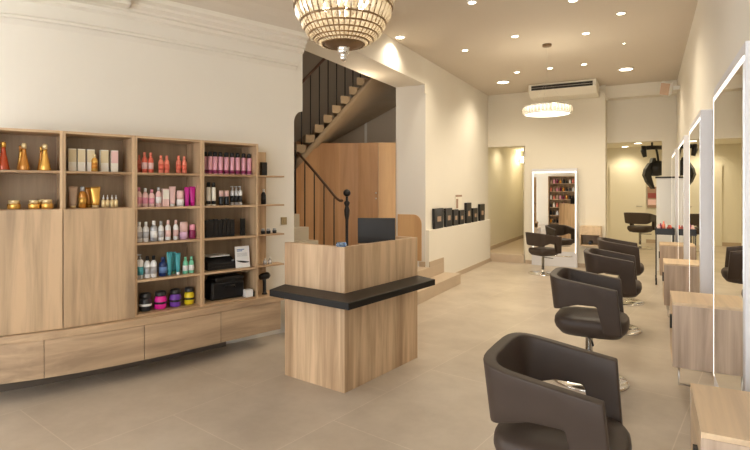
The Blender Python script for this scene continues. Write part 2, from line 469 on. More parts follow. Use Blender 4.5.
# profile (radius, z above bottom of basket)
zb = .083
rows = [(.137,.0),(.168,.014),(.198,.032),(.228,.058),(.256,.092),(.282,.138)]
RT = [(.282,.138),(.327,.238),(.345,.37),(.30,.56)]
N = 44
bm = new()
for r, z in rows: tube(bm, [(r*math.cos(2*PI*i/48), r*math.sin(2*PI*i/48), zb+z) for i in range(48)], .0055, 6, closed=True)
for r, z in RT[1:]: tube(bm, [(r*math.cos(2*PI*i/48), r*math.sin(2*PI*i/48), zb+z) for i in range(48)], .006, 6, closed=True)
for i in range(N):
    a = 2*PI*i/N
    tube(bm, [(r*math.cos(a), r*math.sin(a), zb+z) for r, z in rows], .0036, 5)
    tube(bm, [(r*math.cos(a), r*math.sin(a), zb+z) for r, z in RT], .0034, 5)
obj('brass_frame', bm, 'brass', ch)
def crystals(r0, z0, r1, z1, n, name):
    bm = new()
    for i in range(n):
        a0 = 2*PI*(i+.12)/n; a1 = 2*PI*(i+.88)/n; am = (a0+a1)/2
        for (ra, za, rb, zb_) in ((r0, z0, r1, z1),):
            P = lambda r, a, z: (r*math.cos(a), r*math.sin(a), z)
            e = .08; za2 = za+(zb_-za)*e; zb2 = za+(zb_-za)*(1-e); ra2 = ra+(rb-ra)*e; rb2 = ra+(rb-ra)*(1-e)
            q = [P(ra2, a0, za2), P(ra2, a1, za2), P(rb2, a1, zb2), P(rb2, a0, zb2)]
            c = Vector(P((ra+rb)/2+.012, am, (za+zb_)/2 - (.006 if abs(rb-ra) > .03 else 0)))
            vs = [bm.verts.new(p) for p in q]; cv = bm.verts.new(c)
            ci = bm.verts.new(Vector(P((ra+rb)/2-.006, am, (za+zb_)/2)))
            for k in range(4):
                bm.faces.new((vs[k], vs[(k+1) % 4], cv)); bm.faces.new((vs[(k+1) % 4], vs[k], ci))
    obj(name, bm, 'crystal', ch)
for (ra, za), (rb, zb_) in zip(rows, rows[1:]): crystals(ra, zb+za, rb, zb+zb_, N, 'crystal_tier')

for (ra, za), (rb, zb_) in zip(RT, RT[1:]): crystals(ra, zb+za, rb, zb+zb_, N, 'crystal_tier')
bm = new(); lathe(bm, [(.0, zb-.026), (.07, zb-.022), (.125, zb-.004), (.138, zb+.004), (.13, zb+.006), (0, zb+.006)], 28); obj('bottom_plate', bm, 'brass', ch)
bm = new(); lathe(bm, [(0,-.03),(.014,-.025),(.026,-.005),(.016,.008),(.034,.02),(.042,.04),(.034,.055),(.055,.066),(.06,.078),(0,.08)], 18); obj('finial', bm, 'chrome', ch)
bm = new(); tube(bm, [(0,0,zb+.0),(0,0,CEIL-2.39-.03)], .008, 8); lathe(bm, [(.07,CEIL-2.39-.04),(.075,CEIL-2.39-.001),(0,CEIL-2.39-.001)], 20); obj('hanging_rod', bm, 'brass', ch)
for k in range(4):
    a = k*PI/2+.4
    bm = new(); lathe(bm, [(.0,0),(.014,.005),(.022,.03),(.014,.06),(0,.075)], 12, c=(.12*math.cos(a), .12*math.sin(a), zb+.22)); obj('bulb', bm, 'lamp_glow', ch)
light('chandelier_lamp', 'POINT', (u, v, 2.39+.34), 6, (1,.83,.6), shadow_soft_size=.06)

# ------------------------------------------------------------------ ring pendant
Yc = 7.05; u, v = at(547, Yc); zr = H+(HY-110.5)*Yc/FPX; R_ = .295
rp = thing('ring_pendant_lamp', 'glowing crystal ring pendant lamp hanging on thin wires in the passage', 'pendant lamp', (u, v, zr))
bm = new(); lathe(bm, [(R_, -.05), (R_+.012, -.05), (R_+.012, .05), (R_, .05), (R_, -.05)], 48)
obj('light_band', bm, pm('ring_glow', (1,1,1), .4, emit=(1,.90,.70), es=.55), rp)
bm = new()
for z in (-.053, .053): tube(bm, [((R_+.012)*math.cos(2*PI*i/48), (R_+.012)*math.sin(2*PI*i/48), z) for i in range(48)], .006, 6, closed=True)
obj('metal_rim', bm, 'steel', rp)
bm = new()
for i in range(40):
    a = 2*PI*i/40; c = Vector(((R_+.024)*math.cos(a), (R_+.024)*math.sin(a), 0)); d = Vector((-math.sin(a), math.cos(a), 0))*.018; o_ = Vector((math.cos(a), math.sin(a), 0))*.012; z = Vector((0,0,.042))
    vs = [bm.verts.new(p) for p in (c-d-z, c+d-z, c+d+z, c-d+z, c+o_-z*.6, c+o_+z*.6)]
    for q in ((0,1,4),(1,2,5,4),(2,3,5),(3,0,4,5)): bm.faces.new([vs[k] for k in q])
obj('crystal_row', bm, 'crystal', rp)
bm = new()
for k in range(3):
    a = k*2*PI/3+.5; tube(bm, [(R_*math.cos(a), R_*math.sin(a), .05), (0,0,.42)], .0012, 5)
tube(bm, [(0,0,.42),(0,0,CEIL-zr-.02)], .0018, 5)
obj('cable', bm, 'steel', rp)
bm = new(); lathe(bm, [(.06, CEIL-zr-.03), (.062, CEIL-zr-.001), (0, CEIL-zr-.001)], 20); obj('ceiling_plate', bm, 'brass', rp)
light('ring_lamp', 'POINT', (u, v, zr), 10, (1,.86,.64), shadow_soft_size=.02)

# ------------------------------------------------------------------ air conditioner
ac = thing('air_conditioner', 'cream ceiling air conditioner with two dark louvre slots at the back wall', 'air conditioner', (-1.42, 9.98, CEIL))
bm = new()
extrude_poly(bm, [(-.60, 0, -.001), (-.60, 0, -.13), (-.60, .18, -.23), (-.60, .70, -.23), (-.60, .70, -.001)], (1.2, 0, 0)); obj('housing', bm, 'ac_plastic', ac, bevel=.01)
for z in (-.055, -.10):
    bm = new(); box(bm, -.54, .54, -.006, .004, z-.019, z+.019); obj('air_slot', bm, 'slot', ac)
bm = new(); tube(bm, [(.60,.5,-.15),(.68,.5,-.16),(.70,.55,-.22),(.74,.60,-.30)], .018, 8); obj('drain_pipe', bm, 'ac_plastic', ac)
# wall speaker on the right wall
sp = thing('wall_speaker', 'small white wall speaker with grey grille high on the right wall', 'speaker', (UR, 9.9, 3.22))
bm = new(); box(bm, -.10, -.001, -.02, .02, -.03, .03); obj('bracket', bm, 'white_matt', sp)
bm = new(); box(bm, -.08,.08,-.06,.06,-.11,.11); o = obj('cabinet', bm, 'white_matt', sp, loc=(-.2,-.02,0), bevel=.01); o.rotation_euler = (.35,.25,-.3)
bm = new(); box(bm, -.07,.07,-.068,-.06,-.10,.10); g = obj('grille', bm, 'taupe', o)
# sensor box on the jamb corner, light switch on left wall
bm = new(); box(bm, 0, .02, -.05, .05, -.075, .075); tag(obj('sensor_box', bm, 'ac_plastic', loc=(UL+.001, V7-.02, 3.05), bevel=.004), 'small cream alarm sensor box at the top corner of the stair opening', 'sensor')
t = (Vector(E294)-Vector(outer[-1])).normalized(); p = ray_hit(283.5, outer[-1], lastd); nrm = Vector((t.y, -t.x))
bm = new(); box(bm, -.035, .035, -.012, 0, -.04, .04); box(bm, -.012, .012, -.018, -.012, -.016, .016)
tag(obj('light_switch', bm, 'switch_brass', loc=(p[0]+nrm.x*.001, p[1]+nrm.y*.001, H-(221-HY)*math.hypot(*p)/FPX*.98), rz=math.atan2(t.y, t.x), bevel=.003), 'square brass light switch on the white wall beside the end shelves', 'light switch')

# ------------------------------------------------------------------ sconce in hall, rear room fittings
sc = thing('wall_sconce', 'glowing wall lamp on the yellow wall of the side hall', 'wall lamp', (-3.12, 14.15, 2.34))
bm = new(); box(bm, 0, .03, -.04, .04, -.06, .06); obj('backplate', bm, 'steel', sc)
bm = new(); lathe(bm, [(.05,-.08),(.06,.0),(.07,.07),(.06,.07),(.05,.0),(.0,-.07)], 16, c=(.11,0,0)); obj('shade', bm, 'lamp_glow', sc)
light('sconce_lamp', 'POINT', (-2.93, 14.15, 2.45), 9, (1,.82,.5), shadow_soft_size=.03)
for v_h in (11.9, 13.6):  # unseen downlights, added to light up the side hall
    t_ = thing('ceiling_spotlight', 'added unseen downlight in the side hall ceiling, %s one' % ('near' if v_h < 12.5 else 'far'), 'ceiling light', (-2.7, v_h, 2.6), 0, 'added side hall downlights')
    bm = new(); lathe(bm, [(.06, 0), (.06, -.01), (.045, -.012), (.045, 0)], 20); obj('trim_ring', bm, 'white_matt', t_)
    bm = new(); lathe(bm, [(0, -.009), (.044, -.009), (.044, -.006), (0, -.006)], 20); obj('lens', bm, 'lamp_glow', t_)
    light('hall_fill', 'SPOT', (-2.7, v_h, 2.57), 18, (1,.86,.6), spot_size=2.8, spot_blend=.6, shadow_soft_size=.045)
for px, py in ((625,146.5),(638,143)):
    Y = FPX*(2.75-H)/(HY-py); u, v = at(px, Y); 
    Y2 = min(Y, 14.3)
    t_ = thing('ceiling_spotlight', 'round downlight in the rear room ceiling, %s one seen through the right opening' % ('left' if px == 625 else 'right'), 'ceiling light', (u, v, 2.75), 0, 'rear room downlights')
    bm = new(); lathe(bm, [(.12, 0), (.12, -.01), (.09, -.012), (.09, 0)], 20); obj('trim_ring', bm, 'white_matt', t_)
    bm = new(); lathe(bm, [(0, -.009), (.088, -.009), (.088, -.006), (0, -.006)], 20); obj('lens', bm, 'lamp_glow', t_)
    light('rear_spot', 'SPOT', (u, v, 2.70), 45, (1,.86,.6), spot_size=2.6, spot_blend=.8, shadow_soft_size=.09)
light('rear_fill', 'SPOT', (-1.1, 12.8, 2.72), 130, (1,.86,.58), spot_size=2.8, spot_blend=.6, shadow_soft_size=.045)  # fill light with no fixture, added to brighten the rear room
# rear door with handle
bm = new(); box(bm, -1.0, -.05, 16.55, 16.598, 0, 2.2); d_ = obj('door_1', bm, 'room_paint'); d_['kind'] = 'structure'
bm = new(); tube(bm, [(-.15,16.54,1.05),(-.15,16.50,1.05),(-.30,16.50,1.05)], .012, 8); obj('door_handle', bm, 'steel', d_)
# poster
pu, pv = -.02, 16.45
u0, v0 = at(652, 14.8)
bm = new(); box(bm, -.12, .12, -.01, .01, -.3, .3)
k_ = at(652, 1); tt = 16.54/k_[1]
po = tag(obj('poster', bm, 'photo_brown', loc=(k_[0]*tt, 16.56, H-(199-HY)*tt/FPX+.05)), 'small framed poster with red and dark print on the rear room wall', 'poster')
bm = new(); box(bm, -.10, .10, -.014, -.010, -.02, .12, 0); obj('red_print', bm, 'red_card', po)
bm = new(); box(bm, -.10, .10, -.014, -.010, -.22, -.06, 0); obj('pale_print', bm, 'pink_pale', po)

# hair processor (ceiling arm with dryer panels)
Yh = 10.9
def hp(px, py, Y=Yh):
    u, v = at(px, Y); return (u, v, H+(HY-py)*Y/FPX)
cz = thing('hair_processor', 'black swivel hair dryer lamp hanging on a jointed arm in the rear room opening', 'hair dryer', hp(655, 148))
O = Vector(cz.location)
def rel(p): return tuple(Vector(p)-O)
bm = new()
tube(bm, [rel((hp(652,143)[0], hp(652,143)[1], 2.75)), rel(hp(652,148))], .02, 8)
tube(bm, [rel(hp(643,148)), rel(hp(652,147.5)), rel(hp(664,147.5))], .045, 10)
obj('ceiling_arm', bm, 'black_plastic', cz)
bm = new(); tube(bm, [rel(hp(644,146)), rel(hp(643.5,151)), rel(hp(645,157))], [.05,.06,.04], 10); obj('joint', bm, 'black_plastic', cz)
bm = new(); tube(bm, [rel(hp(656,148)), rel(hp(657.5,155)), rel(hp(658.5,163))], .022, 8); obj('drop_arm', bm, 'black_plastic', cz)
def blade(pts, wdt, name):
    bm = new(); ang = TH
    prev = None
    pts = [Vector(rel(p)) for p in pts]
    ux = Vector((CS, SN, 0)); uy = Vector((-SN, CS, 0))
    for i, p in enumerate(pts):
        w_ = wdt[i]
        r = [bm.verts.new(p + a_*w_*ux + b_*uy) for a_, b_ in ((-1,-.06),(1,-.06),(1,.06),(-1,.06))]
        if prev:
            for k in range(4): bm.faces.new((prev[k], prev[(k+1) % 4], r[(k+1) % 4], r[k]))
        else: bm.faces.new(r[::-1])
        prev = r
    bm.faces.new(prev); bmesh.ops.recalc_face_normals(bm, faces=bm.faces)
    obj(name, bm, 'black_plastic', cz, bevel=.01)
blade([hp(660,161), hp(652,163), hp(648,169), hp(646.5,175), hp(649,182), hp(653,189)], [.04,.07,.07,.07,.06,.02], 'heater_panel')
blade([hp(653,158), hp(653,167), hp(653,176)], [.03,.08,.06], 'heater_panel')
bm = new(); 
q0 = rel(hp(657,167)); 
lathe(bm, [(0,-.2),(.13,-.17),(.17,-.02),(.13,.10),(0,.14)], 18, c=q0); obj('heater_head', bm, 'black_plastic', cz)

# white ribbed low partition
bm = new(); box(bm, .14, UR-.013, 10.95, 11.0, 0, 1.73)
for i in range(8): box(bm, .15+i*.04, .16+i*.04, 10.94, 10.95, 0.02, 1.71)
pt = tag(obj('screen_partition', bm, 'white_gloss'), 'low white ribbed partition with dark top edge past the last wall mirror', 'partition')
bm = new(); box(bm, .12, UR-.013, 10.93, 11.02, 1.73, 1.76); obj('top_cap', bm, 'slot', pt)
# ------------------------------------------------------------------ wall units
DEP = .30; TP = .018
ZB = .48; ZT = 1.94
cols = [-22, 63, 135, 202.5, 258.5]
nodes = [Vector(fpt(q, 0)) for q in cols]
units = []
def unit(i, name, label, zs, doorz=None):
    a, b = nodes[i], nodes[i+1]; d = b-a; Lw = d.length-.002; ang = math.atan2(d.y, d.x)
    t_ = thing(name, label, 'shelving' if doorz is None else 'cabinet', (a.x, a.y, ZB+.001), ang, 'oak wall units')
    h = ZT-ZB
    for nm, x0 in (('side_panel', 0), ('side_panel', Lw-TP)):
        bm = new(); box(bm, x0, x0+TP, 0, DEP, 0, h); obj(nm, bm, 'oak_upright', t_)
    bm = new(); box(bm, TP, Lw-TP, 0, DEP, h-TP, h); obj('top_panel', bm, 'oak_level', t_)
    bm = new(); box(bm, TP, Lw-TP, 0, DEP, 0, TP); obj('bottom_panel', bm, 'oak_level', t_)
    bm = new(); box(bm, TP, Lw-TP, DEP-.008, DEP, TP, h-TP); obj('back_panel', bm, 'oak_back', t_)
    for z in zs:
        bm = new(); box(bm, TP, Lw-TP, .004, DEP-.008, z-ZB-TP, z-ZB); obj('shelf', bm, 'oak_level', t_)
    if doorz:
        bm = new(); box(bm, .002, Lw-.002, -.019, -.001, .003, doorz-ZB-.004); obj('door', bm, wood('oak_door_%s' % 'abcd'[i], (.36,.25,.155), (.66,.465,.285), 'z', loc=(i*3.3,i*1.7,i*.9)), t_, bevel=.0015)
    units.append((t_, a, d.normalized(), Lw, ang))
    return t_
R1, R2, R3, R4 = 1.645, 1.363, 1.075, .775
unit(0, 'wall_cabinet', 'oak cabinet at the left edge with gold bottles above its tall door', [R1, R2], R2)
unit(1, 'wall_cabinet', 'oak cabinet with cream boxes and tubes above its tall door', [R1, R2], R2)
unit(2, 'open_shelving', 'open oak shelving with coral bottles on top and coloured tubs below', [R1, R2, R3, R4])
unit(3, 'open_shelving', 'open oak shelving with pink cans on top and black bag below', [R1, R2, R3, R4])
# end shelves
a = nodes[4]; dd = units[3][2]; ang = units[3][4]
nn = Vector((-dd.y, dd.x))
es = thing('end_shelves', 'narrow open oak end shelves on the right side of the wall units', 'shelving', (a.x+dd.x*.002, a.y+dd.y*.002, ZB+.001), ang, 'oak wall units')
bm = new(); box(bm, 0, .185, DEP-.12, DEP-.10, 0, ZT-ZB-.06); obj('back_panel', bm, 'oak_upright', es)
for z in (R1, R2, R3, R4):
    bm = new(); box(bm, 0, .31, .04, DEP-.121, z-ZB-.016, z-ZB); obj('shelf', bm, 'oak_level', es, bevel=.003)
# ledge and drawers
def ribbon(px0, px1, d0, d1, z0, z1, step=6, bulge=.0):
    n = max(2, int(abs(px1-px0)/step)); qs = [px0+(px1-px0)*i/n for i in range(n+1)]
    bm = new(); prism(bm, [fpt(q, d0-bulge*math.sin(PI*max(0,min(1,(q-0)/283)))) for q in qs] + [fpt(q, d1-(bulge*math.sin(PI*max(0,min(1,q/283))) if d1 < .1 else 0)) for q in qs][::-1], z0, z1); return bm
AW = math.atan2(*(Vector(fpt(200))-Vector(fpt(60))).yx)
wood('oak_run', (.34,.225,.14), (.66,.465,.285), 'x', rot=-AW)
wood('oak_drawer_face', (.34,.235,.15), (.58,.41,.26), 'x', rot=-AW, loc=(3,2,1))
tag(obj('ledge_top', ribbon(-110, 283, -.022, DEP+.005, .425, .48, bulge=.05), 'oak_run', bevel=.003), 'long curved oak ledge running under all the wall units', 'ledge')
dl = ['curved oak drawer unit hidden mostly beyond the left photo edge', 'wide curved oak drawer below the left cabinet door', 'wide curved oak drawer below the tub shelves', 'short curved oak drawer at the right end by the desk', ]
cuts = [-60, 44, 142, 219, 281]
dl = ['floating oak drawer cut by the left edge of the photo', 'floating oak drawer under the cabinet with cream boxes, second from left', 'floating oak drawer under the shelves of coloured tubs', 'floating oak drawer at the right end under the black bag']
for i in range(4):
    c0 = fpt((cuts[i]+cuts[i+1])/2, .1)
    t_ = thing('drawer_unit', dl[i], 'drawer', (0,0,0), 0, 'oak drawers under the ledge')
    g = .6
    obj('carcass', ribbon(cuts[i]+.2, cuts[i+1]-.2, .085, .265, .16, .424), 'oak_run', t_)
    obj('drawer_front', ribbon(cuts[i]+g*.5, cuts[i+1]-g*.5, .0, .022, .145, .421, bulge=.06), 'oak_drawer_face', t_, bevel=.0015)


bm = ribbon(-60, 240, .28, DEP+.01, 0, .30); tag(obj('drawer_shade_strip', bm, 'shade_brown'), 'dark strip added as the shadow under the oak drawers', 'shade strip')  # dark backing put in to paint the shadow under the drawers
# ------------------------------------------------------------------ products
def put(i, px, z, depth=.10):
    t_, a, d, Lw, ang = units[i] if i < 4 else (None, nodes[4], dd, .2, ang4)
    n = Vector((-d.y, d.x)); q = Vector(a)+n*depth
    p = ray_hit(px, q, d); return (p[0], p[1], z+.0015), ang
ang4 = units[3][4]
CACHE = {}
def build_kind(kind, mats, w_, h_):
    """origin at base centre; returns thing root (mesh body with cap children)"""
    r = w_/2
    body = new(); kids = []
    if kind == 'bottle':      # rounded shampoo bottle with short cap
        lathe(body, [(r*.9,0),(r,.01*h_),(r,h_*.62),(r*.8,h_*.72),(r*.45,h_*.78),(r*.4,h_*.80)], 16)
        k = new(); lathe(k, [(r*.5,h_*.80),(r*.5,h_*.97),(r*.42,h_),(0,h_)], 14); kids.append(('cap', k, mats[1]))
        k = new(); lathe(k, [(r*1.015,h_*.18),(r*1.015,h_*.5)], 16); kids.append(('label_band', k, mats[2] if len(mats) > 2 else mats[1]))
    elif kind == 'can':
        lathe(body, [(r*.95,0),(r,.01),(r,h_*.76),(r*.8,h_*.8)], 16)
        k = new(); lathe(k, [(r*.86,h_*.79),(r*.84,h_*.95),(r*.6,h_),(0,h_)], 14); kids.append(('cap', k, mats[1]))
        k = new(); lathe(k, [(r*1.015,0.012),(r*1.015,h_*.2)], 16); kids.append(('label_band', k, mats[2] if len(mats) > 2 else mats[1]))
    elif kind == 'flask':     # conical flask with tall neck
        lathe(body, [(r*.95,0),(r,.02*h_),(r*.82,h_*.2),(r*.5,h_*.5),(r*.34,h_*.72),(r*.34,h_*.8)], 16)
        k = new(); lathe(k, [(r*.4,h_*.8),(r*.42,h_*.95),(r*.3,h_),(0,h_)], 12); kids.append(('cap', k, mats[1]))
        k = new(); lathe(k, [(r*.9,h_*.12),(r*.66,h_*.34)], 16); kids.append(('label_band', k, mats[2]))
    elif kind == 'jar':
        lathe(body, [(r*.85,0),(r*.95,.1*h_),(r,h_*.5),(r*.9,h_*.6)], 20)
        k = new(); lathe(k, [(r*.82,h_*.6),(r*.82,h_*.95),(r*.75,h_),(0,h_)], 18); kids.append(('lid', k, mats[1]))
    elif kind == 'box':
        box(body, -r, r, -r*.8, r*.8, 0, h_)
        k = new(); box(k, -r*.99, r*.99, -r*.8-.001, -r*.8, h_*.42, h_*.96); kids.append(('printed_front', k, mats[1]))
    elif kind == 'tube':      # squeezed tube standing on its cap
        k = new(); lathe(k, [(r*.62,0),(r*.66,h_*.12)], 14); kids.append(('cap', k, mats[1]))
        n = 14; prev = None
        for q, (z, sy) in enumerate(((.12,.72),(.3,.66),(.6,.42),(.88,.16),(1.0,.06))):
            sx = .72+.28*z
            ring = [body.verts.new((r*sx*math.cos(2*PI*m/n), r*sy*math.sin(2*PI*m/n), h_*z)) for m in range(n)]
            if prev:
                for m in range(n):
                    f = body.faces.new((prev[m], prev[(m+1) % n], ring[(m+1) % n], ring[m])); f.smooth = True
            else: body.faces.new(ring[::-1])
            prev = ring
        body.faces.new(prev)
    elif kind == 'dropper':
        lathe(body, [(r,0),(r,h_*.55),(r*.4,h_*.62),(r*.35,h_*.66)], 12)
        k = new(); lathe(k, [(r*.45,h_*.66),(r*.45,h_*.8),(r*.2,h_*.85),(r*.18,h_),(0,h_)], 10); kids.append(('dropper_cap', k, mats[1]))
    elif kind == 'pump':
        lathe(body, [(r,0),(r,h_*.70),(r*.8,h_*.76),(r*.35,h_*.79)], 14)
        k = new(); lathe(k, [(r*.4,h_*.79),(r*.38,h_*.88),(r*.14,h_*.89),(r*.14,h_*.95)], 10); box(k, -r*1.0, r*.35, -r*.2, r*.2, h_*.95, h_); kids.append(('pump_head', k, mats[1]))
        k = new(); lathe(k, [(r*1.015,h_*.15),(r*1.015,h_*.5)], 14); kids.append(('label_band', k, mats[2] if len(mats) > 2 else mats[0]))
    elif kind == 'tub':
        lathe(body, [(r*.72,0),(r*.93,h_*.06),(r,h_*.3),(r*.97,h_*.55),(r*.8,h_*.74)], 20)
        k = new(); lathe(k, [(r*.88,h_*.74),(r*.92,h_*.78),(r*.88,h_*.96),(r*.7,h_),(0,h_)], 20); kids.append(('lid', k, mats[1]))
        k = new(); lathe(k, [(r*1.01,h_*.30),(r*1.0,h_*.42)], 20); kids.append(('label_band', k, mats[2]))
    elif kind == 'stack':     # two small round jars one on other
        lathe(body, [(r,0),(r,h_*.40),(r*.9,h_*.44)], 16)
        k = new(); lathe(k, [(r*.92,h_*.44),(r*.92,h_*.50),(r,h_*.51),(r,h_*.88),(r*.92,h_*.9),(r*.92,h_),(0,h_)], 16); kids.append(('upper_jar', k, mats[1]))
    o = bpy.data.objects.new(kind, None)
    return body, kids
ORD = ['first','second','third','fourth','fifth','sixth','seventh','eighth','ninth','tenth']
NAMES = {'bottle':'hair_care_bottle','can':'hairspray_can','flask':'oil_flask','jar':'cosmetic_jar','box':'product_box','tube':'cosmetic_tube','dropper':'dropper_bottle','pump':'pump_bottle','tub':'mask_tub','stack':'cosmetic_jar'}
CATS = {'bottle':'bottle','can':'spray can','flask':'bottle','jar':'jar','box':'box','tube':'tube','dropper':'bottle','pump':'bottle','tub':'tub','stack':'jar'}
def product(i, px, z, kind, mats, w_, h_, label, group, depth=.10, rz=0):
    (x, y, zz), ang = put(i, px, z, depth)
    key = (kind, tuple(mats), w_, h_)
    if key in CACHE:
        o = dup(CACHE[key], (x, y, zz), ang+rz, label)
        o['group'] = group
        return o
    body, kids = build_kind(kind, mats, w_, h_)
    o = obj(NAMES[kind], body, mats[0], bevel=(.008 if kind == 'tub' else 0))
    o.location = (x, y, zz); o.rotation_euler = (0,0,ang+rz); tag(o, label, CATS[kind], group)
    for nm, k, m in kids: obj(nm, k, m, o)
    CACHE[key] = o
    return o
# cabinet at the left edge
g = 'gold bottles on the top left shelf'
product(0, 3.5, R1, 'flask', ['amber_red','gold','gold'], .078, .205, 'red amber flask bottle with gold cap, nearest the left photo edge', g)
product(0, 24, R1, 'flask', ['amber','gold_pale','gold'], .078, .20, 'amber and gold flask bottle, middle of the three on the top left shelf', g)
product(0, 45, R1, 'flask', ['gold','gold_pale','amber'], .082, .20, 'golden flask bottle, rightmost of the three on the top left shelf', g)
product(0, 20.5, R1, 'flask', ['gold','amber','amber'], .05, .185, 'slim gold flask just left of the middle amber flask', g, .17)
product(0, 41, R1, 'flask', ['amber','gold','gold'], .05, .185, 'slim amber flask just left of the rightmost gold flask', g, .17)
g = 'gold jars on the lower left shelf'
product(0, 14, R2, 'jar', ['gold','gold_pale'], .085, .065, 'low gold jar standing alone at the left of its shelf', g)
product(0, 34, R2, 'jar', ['gold','gold_pale'], .078, .065, 'low gold jar, left of the group of three', g)
product(0, 41, R2, 'jar', ['gold','gold_pale'], .05, .068, 'small gold jar set back between two larger gold jars', g, .21)
product(0, 47, R2, 'jar', ['gold','gold_pale'], .08, .067, 'low gold jar, rightmost on the lower left shelf', g)
# cream boxes
g = 'cream product boxes'
for k, (px, m2) in enumerate(((72,'box_gold'),(81,'box_gold'),(90.5,'box_gold'),(104,'box_gold'),(114,'pink_pale'))):
    product(1, px, R1, 'box', ['box_cream', m2], .052 if k != 3 else .056, .175, ['cream and gold product box, leftmost of five in its row','cream and gold product box, second from left of five','cream and gold product box behind the small gold bottle','cream and gold product box just right of the small gold bottle','cream product box with pinkish print, rightmost of five'][k], g, .14)
product(1, 94.5, R1, 'bottle', ['gold','gold_pale','amber'], .045, .135, 'small gold bottle standing before a cream box', 'gold and amber hair products', .06)
g = 'gold and amber hair products'
product(1, 73, R2, 'tube', ['taupe','gold_pale'], .062, .165, 'taupe brown tube at the left of the lower shelf', g)
product(1, 82.5, R2, 'bottle', ['amber','grey_plastic','gold'], .055, .165, 'amber bottle with silver cap beside the taupe tube', g)
product(1, 89, R2, 'tube', ['amber','gold'], .055, .16, 'brown gold tube behind the large gold tube', g, .18)
product(1, 95.5, R2, 'tube', ['gold','gold_pale'], .07, .165, 'large gold tube in the middle of the lower shelf', g)
for k, px in enumerate((103.5,107.5,112,116)):
    product(1, px, R2, 'dropper', ['gold_pale','white_plastic'], .031, .10, 'tiny gold dropper bottle, %s from left of four' % ORD[k], 'tiny dropper bottles')
# coral bottles
for k, px in enumerate((139.3,144.6,150.8,161,166.8,178.5,184.2)):
    product(2, px, R1, 'bottle', ['coral','coral','coral_deep'] if k not in (1,2) else ['coral_deep','coral','pink_pale'], .042 if k != 0 else .034, (.15,.17,.168,.15,.15,.155,.15)[k], 'coral bottle on the top shelf, %s from left' % ORD[k], 'coral bottles on the top shelf', (.15 if k in (0,) else .08))
# row 2
g = 'pink products on the second shelf'
for k, (px, kd, m, w_, h_, lb) in enumerate((
    (139,'bottle',['pink_pale','pink','pink'],.043,.16,'pale pink bottle at the left end of the second shelf'),
    (145.2,'bottle',['pink_pale','white_plastic','pink'],.045,.155,'pale pink bottle, second on the pink product shelf'),
    (151.6,'bottle',['pink_pale','pink','pink'],.048,.145,'pale pink bottle left of the grey capped one'),
    (158.5,'bottle',['pink_pale','grey_plastic','white_plastic'],.045,.165,'pale bottle with grey cap beside the pale box'),
    (165.2,'box',['pink_pale','box_cream'],.052,.15,'pale pink product box between bottle and tube'),
    (172.5,'tube',['pink_pale','white_plastic'],.058,.17,'pale cream tube standing in front of pink shelf back'),
    (180.2,'stack',['white_plastic','pink_pale'],.06,.135,'white and pink jars stacked beside the magenta tubes'),
    (187,'tube',['magenta','magenta'],.048,.165,'magenta tube, left one of two'),
    (192.6,'tube',['magenta','magenta'],.052,.17,'magenta tube, right one of two'))):
    product(2, px, R2, kd, m, w_, h_, lb, g, .09)
# row 3
g = 'white bottles on the third shelf'
for px, kd, m, w_, h_, lb in (
    (139.3,'bottle',['white_plastic','white_plastic','grey_plastic'],.047,.165,'white bottle at the left end of the third shelf'),
    (145.9,'bottle',['white_plastic','white_plastic','grey_plastic'],.046,.165,'white bottle, second on the third shelf'),
    (153.8,'bottle',['grey_plastic','white_plastic','white_plastic'],.056,.17,'silver grey bottle on the third shelf'),
    (161,'bottle',['white_plastic','grey_plastic','grey_plastic'],.046,.165,'white bottle with grey cap right of the silver bottle'),
    (168.0,'bottle',['white_plastic','pink_pale','pink_pale'],.046,.17,'white bottle with pinkish label, left one of two'),
    (175.8,'bottle',['white_plastic','pink_pale','pink_pale'],.044,.17,'white bottle with pinkish label, right one of two'),
    (183.8,'stack',['lilac','pink_pale'],.068,.15,'lilac and pink jars stacked on the third shelf'),
    (192.2,'jar',['plum','pink'],.06,.125,'round plum red jar at the right of the third shelf')):
    product(2, px, R3, kd, m, w_, h_, lb, g, .09)
g = 'hair products on the fourth shelf'
for px, kd, m, w_, h_, lb in (
    (140,'pump',['white_plastic','grey_plastic','teal'],.052,.20,'white pump bottle with teal label at the left end'),
    (147.3,'bottle',['white_plastic','black_plastic','grey_plastic'],.05,.18,'white bottle with black cap, left one of two'),
    (153.6,'bottle',['white_plastic','black_plastic','grey_plastic'],.05,.18,'white bottle with black cap, right one of two'),
    (163,'bottle',['navy','navy','print_blue'],.066,.16,'navy blue bottle beside the teal tubes'),
    (169.4,'tube',['teal','teal'],.046,.20,'teal tube, leftmost of three'),
    (173.6,'tube',['teal','green'],.042,.19,'teal tube with green cap, middle of three'),
    (178,'tube',['teal','white_plastic'],.046,.185,'teal tube with white cap, rightmost of three'),
    (185.4,'bottle',['green','green','white_plastic'],.045,.145,'mint green bottle, left one of two'),
    (191.4,'bottle',['green','green','white_plastic'],.045,.145,'mint green bottle, right one of two')):
    product(2, px, R4, kd, m, w_, h_, lb, g, (.14 if px == 173.6 else .08))
for px, m, lb in ((145.5,'tub_black','black mask tub on the bottom shelf'),(160.5,'tub_magenta','magenta mask tub on the bottom shelf'),(175.3,'tub_purple','purple mask tub on the bottom shelf'),(189.2,'tub_yellow','yellow mask tub on the bottom shelf')):
    product(2, px, ZB+TP, 'tub', [m, 'tub_black', 'white_plastic' if m == 'tub_black' else 'black_plastic'], .10 if m != 'tub_yellow' else .085, .15, lb, 'mask tubs on the bottom shelf', .10)
